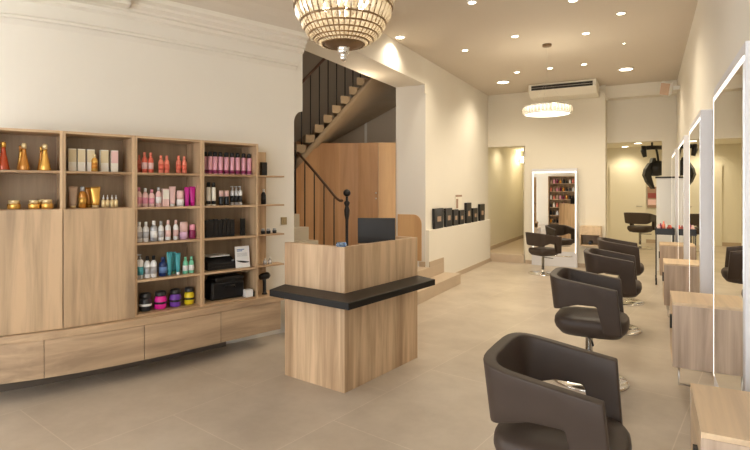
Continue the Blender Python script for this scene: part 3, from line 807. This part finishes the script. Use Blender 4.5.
# unit D
for k, px in enumerate((205.5,210,215,220.5,226.3,232,237.8,243.6,249.2)):
    product(3, px, R1, 'can', ['can_pink','black_plastic','plum'], .045 if k else .035, .205, 'pink spray can with black cap, %s from left of nine' % ORD[k], 'pink spray cans on the top shelf', .09 if k else .13)
g = 'black and cream products on the second shelf'
for px, kd, m, w_, h_, lb in (
    (208.4,'can',['box_cream','black_plastic','black_plastic'],.038,.21,'tall cream can with black nozzle, left one of two'),
    (213.6,'can',['box_cream','black_plastic','black_plastic'],.038,.21,'tall cream can with black nozzle, right one of two'),
    (221.2,'jar',['black_plastic','pink_pale'],.046,.135,'black jar bottle with pale lid, left one of two'),
    (226.8,'jar',['black_plastic','pink_pale'],.046,.135,'black jar bottle with pale lid, right one of two'),
    (232.4,'pump',['grey_plastic','grey_plastic','black_plastic'],.038,.175,'silver spray bottle with black label, leftmost of three'),
    (236.3,'pump',['grey_plastic','grey_plastic','black_plastic'],.038,.175,'silver spray bottle with black label, middle of three'),
    (240.2,'pump',['white_plastic','grey_plastic','black_plastic'],.038,.175,'pale spray bottle with black label, rightmost of three')):
    product(3, px, R2, kd, m, w_, h_, lb, g, .09)
for k, px in enumerate((207,211,215.2,219.4,223.6,227.8,232,242.5)):
    product(3, px, R3, 'box', ['black_plastic','screen'], .037, .155+.005*(k % 3), 'slim black product box, %s from left on the third shelf' % ORD[k], 'slim black boxes on the third shelf', .09)
# printer, papers, framed notice
U3 = units[3]
def on3(px, z, dep): 
    p, a_ = put(3, px, z, dep); return p, a_
p, a_ = on3(217.6, R4, .17)
prn = thing('desktop_printer', 'flat black printer on the shelf beside the framed notice', 'printer', p, a_)
bm = new(); extrude_poly(bm, [(-.135,-.1,0),(-.135,.12,0),(-.135,.12,.11),(-.135,.0,.105),(-.135,-.1,.06)], (.27,0,0)); obj('body', bm, 'black_plastic', prn, bevel=.006)
bm = new(); box(bm, -.10,.10,-.105,-.06,.012,.03); obj('paper_tray', bm, 'screen', prn)
bm = new(); box(bm, .10,.125,-.08,-.078,.065,.08); obj('control_panel', bm, 'grey_plastic', prn)
bm = new(); box(bm, -.09,.10,-.04,.11,.0,.012); o = obj('paper_stack', bm, 'white_matt', loc=(p[0], p[1], p[2]+.112), rz=a_); o.rotation_euler = (.0,0,a_+.05); tag(o, 'thin stack of white papers lying on the black printer', 'papers')
p, a_ = on3(243, R4, .06)
p = (p[0], p[1], p[2]); fr = thing('framed_notice', 'white notice with blue heading and dark band leaning in the shelf', 'notice', p, a_)
bm = new(); box(bm, -.073,.073,-.004,.004,0,.20); o = obj('card', bm, 'white_plastic', fr, bevel=.002); o.rotation_euler.x = -.12
bm = new()
for z, x1 in ((.17,.02),(.157,.0)): box(bm, -.055, x1, -.0052, -.004, z-.004, z+.004)
obj('heading', bm, 'print_blue', o)
bm = new()
for z in (.135,.128,.121,.114,.107): box(bm, -.055, .05, -.0052, -.004, z-.0012, z+.0012)
obj('text_lines', bm, 'print_grey', o)
bm = new(); vs = []
for i in range(9):
    x = -.065+.13*i/8; z = .068-.02*math.sin(i/8*PI*.5); th = .008*math.sin(PI*(i+.3)/9)+.001
    vs.append((x, z+th, z-th))
for A, B in zip(vs, vs[1:]):
    q = [bm.verts.new((A[0],-.0055,A[2])), bm.verts.new((B[0],-.0055,B[2])), bm.verts.new((B[0],-.0055,B[1])), bm.verts.new((A[0],-.0055,A[1]))]; bm.faces.new(q)
obj('swoosh_band', bm, 'black_plastic', o)
p, a_ = on3(223.5, ZB+TP, .165)
bg_ = thing('tool_case', 'large black soft tool case on the bottom shelf', 'case', p, a_)
bm = new(); box(bm, -.165,.165,-.10,.10,0,.17); obj('body', bm, 'black_plastic', bg_, bevel=.025, seg=3)
bm = new(); box(bm, -.12,.166,-.09,.09,.165,.205); obj('lid', bm, 'screen', bg_, bevel=.012)
bm = new(); tube(bm, [(-.05,-.125,.11),(-.045,-.14,.13),(.045,-.14,.13),(.05,-.125,.11)], .006, 6); obj('handle', bm, 'black_plastic', bg_)
p, a_ = on3(248.3, ZB+TP, .04)
bx = thing('card_terminal', 'small white device with dark side in front of the black case', 'device', p, a_)
bm = new(); box(bm, -.04,.035,-.03,.03,0,.07); obj('body', bm, 'white_plastic', bx, bevel=.006)
bm = new(); box(bm, .036,.045,-.03,.03,0,.045); obj('side_block', bm, 'black_plastic', bx)
# end shelf items
def one(i, px, z, kind, mats, w_, h_, lab, dep): return product(i, px, z, kind, mats, w_, h_, lab, 'small things on the end shelves', dep-.07)
one(4, 263.5, R1, 'box', ['black_plastic','screen'], .055, .13, 'black box on the topmost end shelf', .2)
one(4, 263.5, R2, 'bottle', ['black_plastic','white_plastic','black_plastic'], .05, .15, 'black bottle with white cap on the second end shelf', .2)
for k, px in enumerate((263,268.5,274.5)): one(4, px, R3, 'jar', ['black_plastic','grey_plastic'], .042, .05, 'small dark jar, %s from left on the third end shelf' % ORD[k], .17)
one(4, 265, R4, 'dropper', ['grey_plastic','steel'], .035, .06, 'small silver bottle, left of two on the fourth end shelf', .17)
one(4, 270, R4, 'dropper', ['clear_plastic','steel'], .035, .07, 'small clear bottle, right of two on the fourth end shelf', .17)
(p, a_) = put(4, 264.5, ZB, .12)
hb = thing('hair_dryer', 'black hair dryer standing at the foot of the end shelves', 'hair dryer', p, a_)
bm = new(); tube(bm, [(0,0,0),(0,0,.02),(.0,0,.12),(-.005,0,.16)], [.03,.018,.017,.02], 10); obj('grip', bm, 'black_plastic', hb)
bm = new(); tube(bm, [(-.05,0,.17),(-.02,0,.175),(.03,0,.18),(.05,0,.19)], [.026,.033,.036,.025], 12); obj('barrel', bm, 'black_plastic', hb)
# ------------------------------------------------------------------ reception desk
FC = onplane(344.5, 393.5, 0); FL = onplane(287, 374, 0); FR = onplane(417.5, 357.5, 0)
aL = math.atan2(FR.y-FC.y, FR.x-FC.x)
dk = thing('reception_desk', 'oak reception desk with a black wraparound counter shelf', 'desk', (FC.x, FC.y, 0), aL)
LW = (FR-FC).length; LL = .635; HD = 1.08; T = .045
# local x along the long right face, local y along the short left face
bm = new(); box(bm, 0, LW, 0, T, 0, HD); obj('front_panel', bm, 'oak_upright', dk, bevel=.001)
bm = new(); box(bm, 0, T, T, LL, 0, HD); obj('side_panel', bm, wood('oak_desk_side', (.35,.215,.115), (.66,.465,.285), 'z', loc=(4,2,.4)), dk, bevel=.001)
bm = new(); box(bm, LW-T, LW, T, LL, 0, HD); obj('side_panel', bm, 'oak_upright', dk, bevel=.001)
bm = new(); box(bm, T, LW-T, T, LL, .72, .75); obj('worktop', bm, 'oak_level', dk)
OV = .235
bm = new(); prism(bm, [(LW+.0,0),(LW-.09,-OV),(-OV,-OV),(-OV,LL-.08),(0,LL),(0,0)], .69, .74); obj('counter_shelf', bm, 'black_top', dk, bevel=.004)
# monitor
u_, v_ = at(376.5, 4.35)
mo = thing('computer_monitor', 'black computer monitor standing inside the reception desk', 'monitor', (u_, v_, .751), TH-.03)
bm = new(); box(bm, -.16,.16,-.012,.012,.30,.515); obj('screen_back', bm, 'screen', mo, bevel=.005)
bm = new(); box(bm, -.02,.02,.0,.015,.02,.33); box(bm, -.09,.09,-.06,.06,0,.012); obj('stand', bm, 'black_plastic', mo)
# small glass pen pot on the rim
px_, py_ = dk.location.x, dk.location.y
bm = new(); lathe(bm, [(.0,0),(.03,0),(.034,.012),(.03,.03),(.02,.034),(0,.034)], 14, sx=1.3)
loc = Matrix.Rotation(aL, 3, 'Z') @ Vector((.022, .05, 0))
tag(obj('glass_dish', bm, 'glass_blue', loc=(FC.x+loc.x, FC.y+loc.y, HD+.001)), 'small blue glass dish on the front corner of the desk rim', 'dish')

# ------------------------------------------------------------------ stairwell: closet, stairs, rail
def cpt(px, Y): return at(px, Y)
ct = thing('curved_closet', 'tall oak closet wall under the staircase with a small lock', 'closet', (0,0,0))
Zc = 2.25
jx, jy = UL-.5, V7
cpts = [(296,7.75),(300,7.85),(320,8.02),(340,8.08),(358,8.06),(378,7.98)]
bm = new(); pl = [at(*q) for q in cpts]; bkp = [at(q, Y+.05) for q, Y in cpts]
prism(bm, pl+bkp[::-1], .331, Zc); obj('curved_panel', bm, 'closet_oak', ct)
bm = new(); a0 = Vector(at(378.4, 7.98)); a1 = Vector(at(395.6, 7.98)); prism(bm, [a0, a1, at(395.6, 8.03), at(378.4, 8.03)], .331, Zc); obj('door', bm, wood('closet_oak_light', (.44,.25,.11), (.60,.37,.18), 'z', scale=.6), ct)
bm = new(); prism(bm, [at(296,7.80)]+[at(q, Y+.051) for q, Y in cpts[1:]]+[at(395.6,8.04), at(394,8.22), at(320,8.22)], Zc-.03, Zc); obj('top_board', bm, 'closet_oak', ct)
for py in (193, 198.5):
    bm = new(); u_, v_ = at(376, 7.975); lathe(bm, [(.012,-.012),(.014,0),(.012,.012)], 10, c=(u_, v_, H-(py-HY)*7.97/FPX)); obj('lock', bm, 'steel', ct)
# plaster wall behind the stairs
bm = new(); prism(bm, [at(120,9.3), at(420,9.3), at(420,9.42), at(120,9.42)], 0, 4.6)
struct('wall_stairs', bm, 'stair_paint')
bm = new(); prism(bm, [at(364.5,9.28), at(367,9.28), at(367,9.3), at(364.5,9.3)], 2.0, 3.2); struct('trim_6', bm, 'jamb_paint')
# panel on the jamb
bm = new()
pts = [(UL-.46, .42), (UL-.46, 1.13)] + [(UL-.06-.13+.13*math.sin(a), 1.13-.15+.15*math.cos(a)) for a in [k*PI/2/8 for k in range(9)]] + [(UL-.06, .42)]
extrude_poly(bm, [(x, V7-.014, z) for x, z in pts], (0,-.022,0)); tag(obj('wainscot_panel', bm, 'closet_oak_light', bevel=.003), 'low oak panel with a rounded corner on the stair opening jamb', 'panel')

def cam3(X, Y, z): a_, b_ = cw(X, Y); return Vector((a_, b_, z))
# lower flight
lf = thing('lower_staircase', 'pale stone steps rising left behind the reception desk', 'staircase', tuple(cam3(-.36,6.5,.33)))
O = Vector(lf.location)
wv = Vector(cw(-.46,-.60)); run = Vector(cw(-.14,.10))
for k in range(1, 6):
    a_ = Vector(cw(-.47,6.57)) + run*(k-1); b_ = a_+run*1.12
    f0 = .25 if k > 3 else 1
    pts = [a_, b_, b_+wv, a_+wv]
    bm = new(); prism(bm, [(p.x-O.x, p.y-O.y) for p in pts], (.17*(k-1) if k < 2 else .17*(k-2)+.03)-(.0), .17*k); obj('step', bm, 'marble', lf, bevel=.006)
# newel with ball
nw = thing('newel_post', 'black iron newel post with a ball finial at the stair foot', 'newel post', tuple(cam3(-.355,6.45,.331)))
bm = new(); lathe(bm, [(.045,0),(.045,.04),(.024,.07),(.02,.3),(.03,.32),(.018,.36),(.02,.8),(.032,.86),(.036,.92),(.022,.97),(.036,1.0),(.038,1.02),(.018,1.04),(.017,1.09)], 16); obj('shaft', bm, 'wrought_iron', nw)
bm = new(); lathe(bm, [(0,1.09)]+[(.048*math.sin(a), 1.138-.048*math.cos(a)) for a in [k*PI/8 for k in range(1,8)]]+[(0,1.186)], 16); obj('ball', bm, 'wrought_iron', nw)
hr = thing('lower_banister', 'dark wooden handrail on iron rods rising left from the newel', 'banister', tuple(cam3(-.40,6.48,.35)))
O = Vector(hr.location)
rail = [cam3(-.42,6.50,1.37)-O, cam3(-.45,6.54,1.37)-O, cam3(-.50,6.60,1.40)-O, cam3(-.78,6.80,1.72)-O, cam3(-1.06,7.0,2.02)-O]
bm = new(); tube(bm, rail, .018, 8); obj('handrail', bm, 'rail_wood', hr)
for k in range(1, 6):
    X = -.44-.14*(k-.35); Y = 6.55+.10*(k-.35); zt = 1.44+(k-1)*.155
    bm = new(); tube(bm, [cam3(X,Y,.335+.17*k)-O, cam3(X,Y,zt)-O], .008, 6); obj('baluster', bm, 'wrought_iron', hr)
# upper flight
uf = thing('upper_staircase', 'curved upper flight with plastered underside rising right', 'staircase', tuple(cam3(-1.15,7.55,2.2)))
O = Vector(uf.location)
def npt(i): return (-1.34+.125*(i+1.5)-.010*max(0,i-6), 7.50+.07*(i+.0))
def opt(i):
    X, Y = npt(i); s_ = i/11
    return (min(.92, -1.73+.285*i), 9.25-.10*max(0,3-i))
NS = 10
bm = new(); st = []
for i in range(NS+1):
    a_ = npt(i); b_ = opt(i); z = 2.02+.157*i
    st.append((cam3(a_[0],a_[1],z-.20)-O, cam3(b_[0],min(b_[1],9.25),z-.16)-O))
vs = [(bm.verts.new(a_), bm.verts.new(b_), bm.verts.new(b_+Vector((0,0,.06))), bm.verts.new(a_+Vector((0,0,.12)))) for a_, b_ in st]
for A, B in zip(vs, vs[1:]):
    for k in range(4): bm.faces.new((A[k], A[(k+1) % 4], B[(k+1) % 4], B[k]))
bm.faces.new(vs[0]); bm.faces.new(vs[-1][::-1]); bmesh.ops.recalc_face_normals(bm, faces=bm.faces)
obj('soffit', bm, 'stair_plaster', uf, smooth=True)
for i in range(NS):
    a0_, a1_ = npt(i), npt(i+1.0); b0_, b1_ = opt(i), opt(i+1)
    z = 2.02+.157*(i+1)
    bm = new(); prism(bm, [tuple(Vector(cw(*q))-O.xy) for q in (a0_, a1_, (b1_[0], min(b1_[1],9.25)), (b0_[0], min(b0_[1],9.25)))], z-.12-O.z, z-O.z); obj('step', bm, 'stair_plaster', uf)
ub = thing('upper_banister', 'dark iron balusters and handrail on the upper curved flight', 'banister', tuple(cam3(-1.15,7.55,2.3)))
O = Vector(ub.location)
for i in range(NS-1):
    X, Y = npt(i+.5); z = 2.02+.157*(i+1)
    if z+.1 > CEIL+.3: break
    bm = new(); tube(bm, [cam3(X,Y+.03,z+.001)-O, cam3(X,Y+.03,z+.92)-O], .009, 6); obj('baluster', bm, 'wrought_iron', ub)
bm = new(); tube(bm, [cam3(npt(i+.5)[0], npt(i+.5)[1]+.03, 2.02+.157*(i+1)+.92)-O for i in range(NS-1)], .022, 8); obj('handrail', bm, 'rail_wood', ub)
# unseen fill light without a fixture, added to brighten the stairwell
light('stair_fill', 'POINT', tuple(cam3(-.2, 7.2, 2.9)), 9, (1,.8,.55), shadow_soft_size=.15)

# ------------------------------------------------------------------ display ledge objects
g = 'black packages on the passage ledge'
def lg(px): # point on ledge line u = UL+.05
    k = at(px, 1); t_ = (UL+.03)/k[0]; return (UL+.03, k[1]*t_)
its = [(438,.17,.34,'tall black package at the near end of the passage ledge'),(448,.17,.26,'black package with tapered sides, second on the ledge'),(455,.2,.19,'black package below the small picture card'),
       (461,.17,.17,'low black package just right of the picture card'),(468,.16,.34,'tallest black package near the far end'),(474.5,.13,.2,'low black package between two taller ones'),(481.5,.2,.27,'black package at the far end of the passage ledge')]
for px, h_, w_, lb in its:
    p = lg(px); hh = 1.12*{438:.29,448:.28,455:.25,461:.23,468:.34,474.5:.24,481.5:.30}[px]
    bm = new(); w2 = {438:.35,448:.27,455:.22,461:.22,468:.26,474.5:.25,481.5:.30}[px]
    w2 *= 1.15; extrude_poly(bm, [(-.022,-w2/2*.9,0),(-.022,w2/2*.9,0),(-.022,w2/2,hh),(-.022,-w2/2,hh)], (.044,0,0))
    o = obj('black_package', bm, 'black_plastic', loc=(p[0], p[1], LEDGE+.001), bevel=.006); tag(o, lb, 'package', g)
    bm = new(); box(bm, .0222,.0235,-w2*.2,w2*.2,hh*.35,hh*.6); obj('dark_label', bm, 'taupe', o)
p = lg(460); 
bm = new(); box(bm, -.005,.005,-.17,.17,0,.27); o = tag(obj('picture_card', bm, 'box_cream', loc=(p[0]-.045+.09-.045, p[1]-.02, LEDGE+.262)), 'small picture card with dark top standing above the black packages', 'card')
o.location.x = p[0]-.02
bm = new(); box(bm, .0052,.007,-.17,.17,.235,.27); obj('dark_header', bm, 'photo_brown', o)
bm = new(); box(bm, .0052,.007,-.14,-.04,.03,.2); obj('photo_print', bm, 'photo_brown', o)

# ------------------------------------------------------------------ mirrors
def mirror(name, label, w_, h_, loc, rz, dep=.085, both=False):
    t_ = thing(name, label, 'mirror', loc, rz, 'tall lit wall mirrors')
    # local: faces -y, width along x
    F_ = .055
    bm = new(); box(bm, -w_/2, w_/2, 0, dep, 0, h_); obj('frame_box', bm, 'mirror_frame', t_, bevel=.002)
    bm = new(); box(bm, -w_/2+.04, w_/2-.04, -.004, -.001, .30, h_-.09); obj('mirror_glass', bm, 'mirror_glass', t_)
    for x in ((-w_/2+.022, w_/2-.022-.018) if both else (-w_/2+.022,)):
        bm = new(); box(bm, x, x+.018, -.005, -.001, .28, h_-.06); obj('light_strip', bm, 'led_strip', t_)
    bm = new(); box(bm, -w_/2+.022, w_/2-.022, -.005, -.001, h_-.082, h_-.06); obj('light_strip', bm, 'led_strip', t_)
    bm = new(); tube(bm, [(-w_/2+.1,-.003,.22),(-w_/2+.1,-.13,.22),(w_/2-.1,-.13,.22),(w_/2-.1,-.003,.22)], .012, 8); obj('foot_rail', bm, 'chrome', t_)
    return t_
MP = .385
mm = ['tall lit mirror nearest the viewer at the right edge','tall lit mirror second from the viewer on the right wall','tall lit mirror third from the viewer on the right wall','tall lit mirror farthest along the right wall']
for k in range(4):
    c = 3.42+2.22*k
    mirror('lit_mirror', mm[k], 1.24, 2.17, (MP, c, .001), -PI/2)
bk = mirror('lit_mirror', 'tall lit mirror standing against the back wall by the hall opening', .86, 1.93, (-1.64, VB-.13, .001), math.radians(0), dep=.06, both=True)

# ------------------------------------------------------------------ consoles between mirrors
def console(label, loc, W_, D_, ztop, h_):
    t_ = thing('wall_console', label, 'console', loc, 0, 'oak consoles between the mirrors')
    b = .02
    bm = new(); box(bm, 0, D_, 0, W_, ztop-b, ztop); obj('top_panel', bm, 'console_oak', t_, bevel=.001)
    bm = new(); box(bm, 0, D_, 0, b, ztop-h_, ztop-b-.0005); obj('end_panel', bm, 'console_grey', t_)
    bm = new(); box(bm, 0, D_, W_-b, W_, ztop-h_, ztop-b-.0005); obj('end_panel', bm, 'console_grey', t_)
    bm = new(); box(bm, 0, D_, b, W_-b, ztop-h_, ztop-h_+b); obj('bottom_panel', bm, 'console_oak', t_)
    bm = new(); box(bm, 0.002, .02, b, W_-b, ztop-h_+b, ztop-b); fr_ = obj('drawer', bm, 'console_oak', t_)
    bm = new(); box(bm, -.012, .002, W_*.3, W_*.36, ztop-.22, ztop-.12); obj('handle', bm, 'slot', fr_)
    zf = ztop-h_
    for y in (.04, W_-.04):
        bm = new(); tube(bm, [(.04,y,zf),(.04,y,.11),(D_-.03,y,.11),(D_-.03,y,zf)], .008, 6); obj('metal_bracket', bm, 'steel', t_)
    return t_
cl = ['oak console nearest the viewer at the bottom right','oak console between the first and second wall mirrors','oak console between the second and third wall mirrors','oak console farthest away beside the tool trolley']
for k in range(4):
    console(cl[k], (.155, 2.0+2.22*k, 0), .49, UR-.155-.014, .70, .46)
# small wall box by the back mirror
wb = thing('wall_shelf_box', 'small oak wall box with an open niche beside the back mirror', 'wall box', (-1.15, VB-.32, 0))
for nm, b_ in (('top_panel',(0,.37,0,.318,.80,.82)),('side_panel',(0,.02,0,.318,.45,.80)),('side_panel',(.35,.37,0,.318,.45,.80)),('bottom_panel',(.02,.35,0,.318,.45,.47)),('drawer',(.02,.35,0,.318,.66,.799)),('back_panel',(.02,.35,.30,.318,.47,.66))):
    bm = new(); box(bm, *b_); obj(nm, bm, 'console_oak' if nm != 'back_panel' else 'oak_back', wb)
bm = new(); tube(bm, [(0,-.05,0),(.0,.04,0),(.02,.10,.01)], [.03,.035,.02], 10); tag(obj('hair_dryer', bm, 'black_plastic', loc=(-.97, VB-.2, .506)), 'black hair tool lying in the niche of the small wall box', 'hair tool')

# trolley
tr = thing('tool_trolley', 'black salon trolley on castors beyond the farthest console', 'trolley', (.10, 9.25, 0))
bm = new(); box(bm, 0,.27,0,.36,.80,.84); box(bm, 0,.01,0,.36,.84,.90); box(bm,.26,.27,0,.36,.84,.90); box(bm,0,.27,0,.01,.84,.90); box(bm,0,.27,.35,.36,.84,.90); obj('top_tray', bm, 'black_plastic', tr)
for z in (.30,.52):
    bm = new(); box(bm, .06,.26,.01,.35,z,z+.14); obj('drawer', bm, 'black_plastic', tr, bevel=.006)
bm = new()
for x in (.015,.255):
    for y in (.012,.348): tube(bm, [(x,y,.10),(x,y,.80)], .009, 6)
obj('post_frame', bm, 'black_plastic', tr)
for x in (.015,.255):
    for y in (.012,.348):
        bm = new(); tube(bm, [(x-.012,y,.04),(x+.012,y,.04)], .039, 14); tube(bm, [(x,y,.06),(x,y,.11)], .014, 6); obj('castor', bm, 'black_plastic', tr)
for k, (x, y, h_, m, lb) in enumerate(((.05,.08,.12,'pink_pale','pale pink bottle at the front of the trolley tray'),(.12,.07,.17,'coral','tall coral bottle on the trolley tray'),(.19,.09,.11,'red_card','short red bottle on the trolley tray'),(.08,.2,.13,'plum','plum bottle at the middle of the trolley tray'),(.16,.22,.12,'white_plastic','white bottle at the middle of the trolley tray'),(.22,.28,.10,'coral_deep','deep coral bottle at the back of the trolley tray'))):
    bm = new(); lathe(bm, [(.024,0),(.025,h_*.7),(.012,h_*.8),(.012,h_),(0,h_)], 12); tag(obj('hair_care_bottle', bm, m, loc=(.10+x, 9.25+y, .841)), lb, 'bottle', 'bottles on the trolley tray')

# ------------------------------------------------------------------ salon chairs
def make_chair():
    t_ = thing('salon_chair', 'x', 'chair', (0,0,0), 0, 'brown leather salon chairs')
    # shell path, faces +x
    hw = .315; xa = .215; xb = -.055; NA = 7; NB = 18
    path = []
    for k in range(NA): path.append((xa-(xa-xb)*k/NA, -hw))
    for k in range(NB+1):
        a_ = -PI/2 - PI*k/NB
        ca, sa = math.cos(a_), math.sin(a_)
        e = .54
        path.append((xb+.225*math.copysign(abs(ca)**e, ca), hw*math.copysign(abs(sa)**e, sa)))
    for k in range(NA-1, -1, -1): path.append((xa-(xa-xb)*k/NA, hw))
    # refine around the step in the lower edge
    bm = new(); rings = []
    P = [Vector(p) for p in path]
    TH_ = .055
    dense = []
    for A, B in zip(P, P[1:]):
        for k in range(2): dense.append(A.lerp(B, k/2))
    dense.append(P[-1]); P = dense
    for i, p in enumerate(P):
        a_ = P[max(i-1, 0)]; b_ = P[min(i+1, len(P)-1)]; tt = (b_-a_).normalized(); nrm = Vector((tt.y, -tt.x))  # outward?
        if nrm.dot(Vector((p.x-.02, p.y))) < 0: nrm = -nrm
        s_ = max(0, min(1, (p.x-.075)/.05)); s_ = s_*s_*(3-2*s_)
        back = max(0, min(1, (xb-p.x)/.27))
        zt = .85 - .085*max(0,(p.x+.31))/.56
        zb = (.64-.075*back)*(1-s_) + .43*s_
        ring = []
        for f_ in (0,.25,.5,.75,1):
            z = zb+(zt-zb)*f_
            flare = -.05*(1-min(1,(z-.43)/.42))
            if p.x > .1: xs = .045*(1-min(1,(z-.43)/.36)) * (p.x-.1)/.17
            else: xs = 0
            ring.append(Vector((p.x+nrm.x*flare+xs, p.y+nrm.y*flare, z)))
        outer_ = ring; inner_ = [q-Vector((nrm.x, nrm.y, 0))*TH_ for q in ring]
        rings.append([bm.verts.new(q) for q in outer_+inner_[::-1]])
    n = len(rings[0])
    for A, B in zip(rings, rings[1:]):
        for k in range(n): bm.faces.new((A[k], A[(k+1) % n], B[(k+1) % n], B[k]))
    bm.faces.new(rings[0]); bm.faces.new(rings[-1][::-1]); bmesh.ops.recalc_face_normals(bm, faces=bm.faces)
    o = obj('backrest_shell', bm, 'leather', t_, bevel=.016, seg=3, smooth=True)
    # seat cushion: superellipse slab with tapered underside
    bm = new(); prof = [(.55,.37),(.82,.385),(.96,.43),(1.0,.465),(.985,.50),(.93,.52),(.6,.53),(0,.53)]
    N_ = 36; prev = None; fs = []
    for s_, z in prof:
        if s_ == 0:
            c_ = bm.verts.new((-.0,0,z))
            for k in range(N_): bm.faces.new((prev[k], prev[(k+1) % N_], c_))
            break
        ring = []
        for k in range(N_):
            a_ = 2*PI*k/N_; ca, sa = math.cos(a_), math.sin(a_); e = .55
            ring.append(bm.verts.new((.02+.27*s_*math.copysign(abs(ca)**e, ca), .25*s_*math.copysign(abs(sa)**e, sa), z)))
        if prev:
            for k in range(N_): bm.faces.new((prev[k], prev[(k+1) % N_], ring[(k+1) % N_], ring[k]))
        else: bm.faces.new(ring[::-1])
        prev = ring
    bmesh.ops.recalc_face_normals(bm, faces=bm.faces)
    obj('seat', bm, 'leather', t_, smooth=True)
    bm = new(); lathe(bm, [(.29,0.0),(.29,.008),(.275,.016),(.12,.022),(.06,.03),(.045,.06),(.045,.10)], 40); obj('disc_base', bm, 'chrome', t_)
    bm = new(); lathe(bm, [(.028,.10),(.028,.36),(.06,.362),(.06,.371)], 18); obj('column', bm, 'chrome', t_)
    bm = new(); tube(bm, [(.0,-.03,.34),(.03,-.10,.335),(.05,-.24,.34)], .008, 8); obj('pump_lever', bm, 'black_plastic', t_)
    return t_
c0 = make_chair()
def cplace(px, Y): return at(px, Y)
CH = [
 (557, 2.15, -.03, 'large brown leather salon chair nearest the viewer at the bottom'),
 (589, 4.05, .0, 'brown leather salon chair second from the viewer in the row'),
 (612, 5.55, .00, 'brown leather salon chair third from the viewer in the row'),
 (620, 6.9, .05, 'brown leather salon chair farthest in the row before the wall mirrors'),
 (543, 9.2, math.radians(90-40), 'brown leather salon chair in front of the standing back wall mirror'),
 (640, 13.3, math.radians(70), 'brown leather salon chair alone in the rear room'),
]
for k, (px, Y, rz, lb) in enumerate(CH):
    u_, v_ = at(px, Y)
    if k == 0: c0.location = (u_, v_, .001); c0.rotation_euler.z = rz; c0['label'] = lb; c0.scale = (.965,)*3
    else: dup(c0, (u_, v_, .001), rz, lb, scale={4: .88, 5: 1.1}.get(k, 1.0))

# ------------------------------------------------------------------ display shelf beside the shop window (seen in the back mirror)
ds = thing('display_shelf', 'tall oak display shelf of products seen only in the back wall mirror', 'shelving', (-2.72, VF+.30, .001), PI)
W5 = 1.1; H5 = 2.12
for x in (0, W5-.02):
    bm = new(); box(bm, x, x+.02, 0, .28, 0, H5); obj('side_panel', bm, 'oak_upright', ds)
bm = new(); box(bm, .02, W5-.02, .27, .28, 0, H5); obj('back_panel', bm, 'oak_back', ds)
zs5 = [.08+.34*k for k in range(6)] + [H5-.02]
for z in zs5:
    bm = new(); box(bm, .02, W5-.02, 0, .27, z, z+.02); obj('shelf', bm, 'oak_level', ds)
cols5 = ['plum','coral','black_plastic','pink','white_plastic','amber','taupe','black_plastic']
n5 = 0
protos = {}
for r5, z in enumerate(zs5[:-1]):
    for c5 in range(8):
        m = cols5[(c5*3+r5*5) % 8]; h5 = .17+.02*((c5+r5) % 3)
        x = .09+c5*.13
        lab = '%s bottle, %s along the %s shelf reflected in the back mirror' % ({'plum':'plum','coral':'coral','black_plastic':'black','pink':'pink','white_plastic':'white','amber':'amber','taupe':'brown'}[m], ORD[c5], ORD[r5])
        loc = (-2.72-x, VF+.30-.12, z+.0215)
        key = (m, h5)
        if key in protos:
            o = protos[key].copy(); COL.objects.link(o); o.location = loc; o['label'] = lab
        else:
            bm = new(); lathe(bm, [(.04,0),(.042,.01),(.042,h5*.66),(.018,h5*.78),(.018,h5),(0,h5)], 12)
            o = obj('hair_care_bottle', bm, m, loc=loc); tag(o, lab, 'bottle', 'bottles on the display shelf'); protos[key] = o
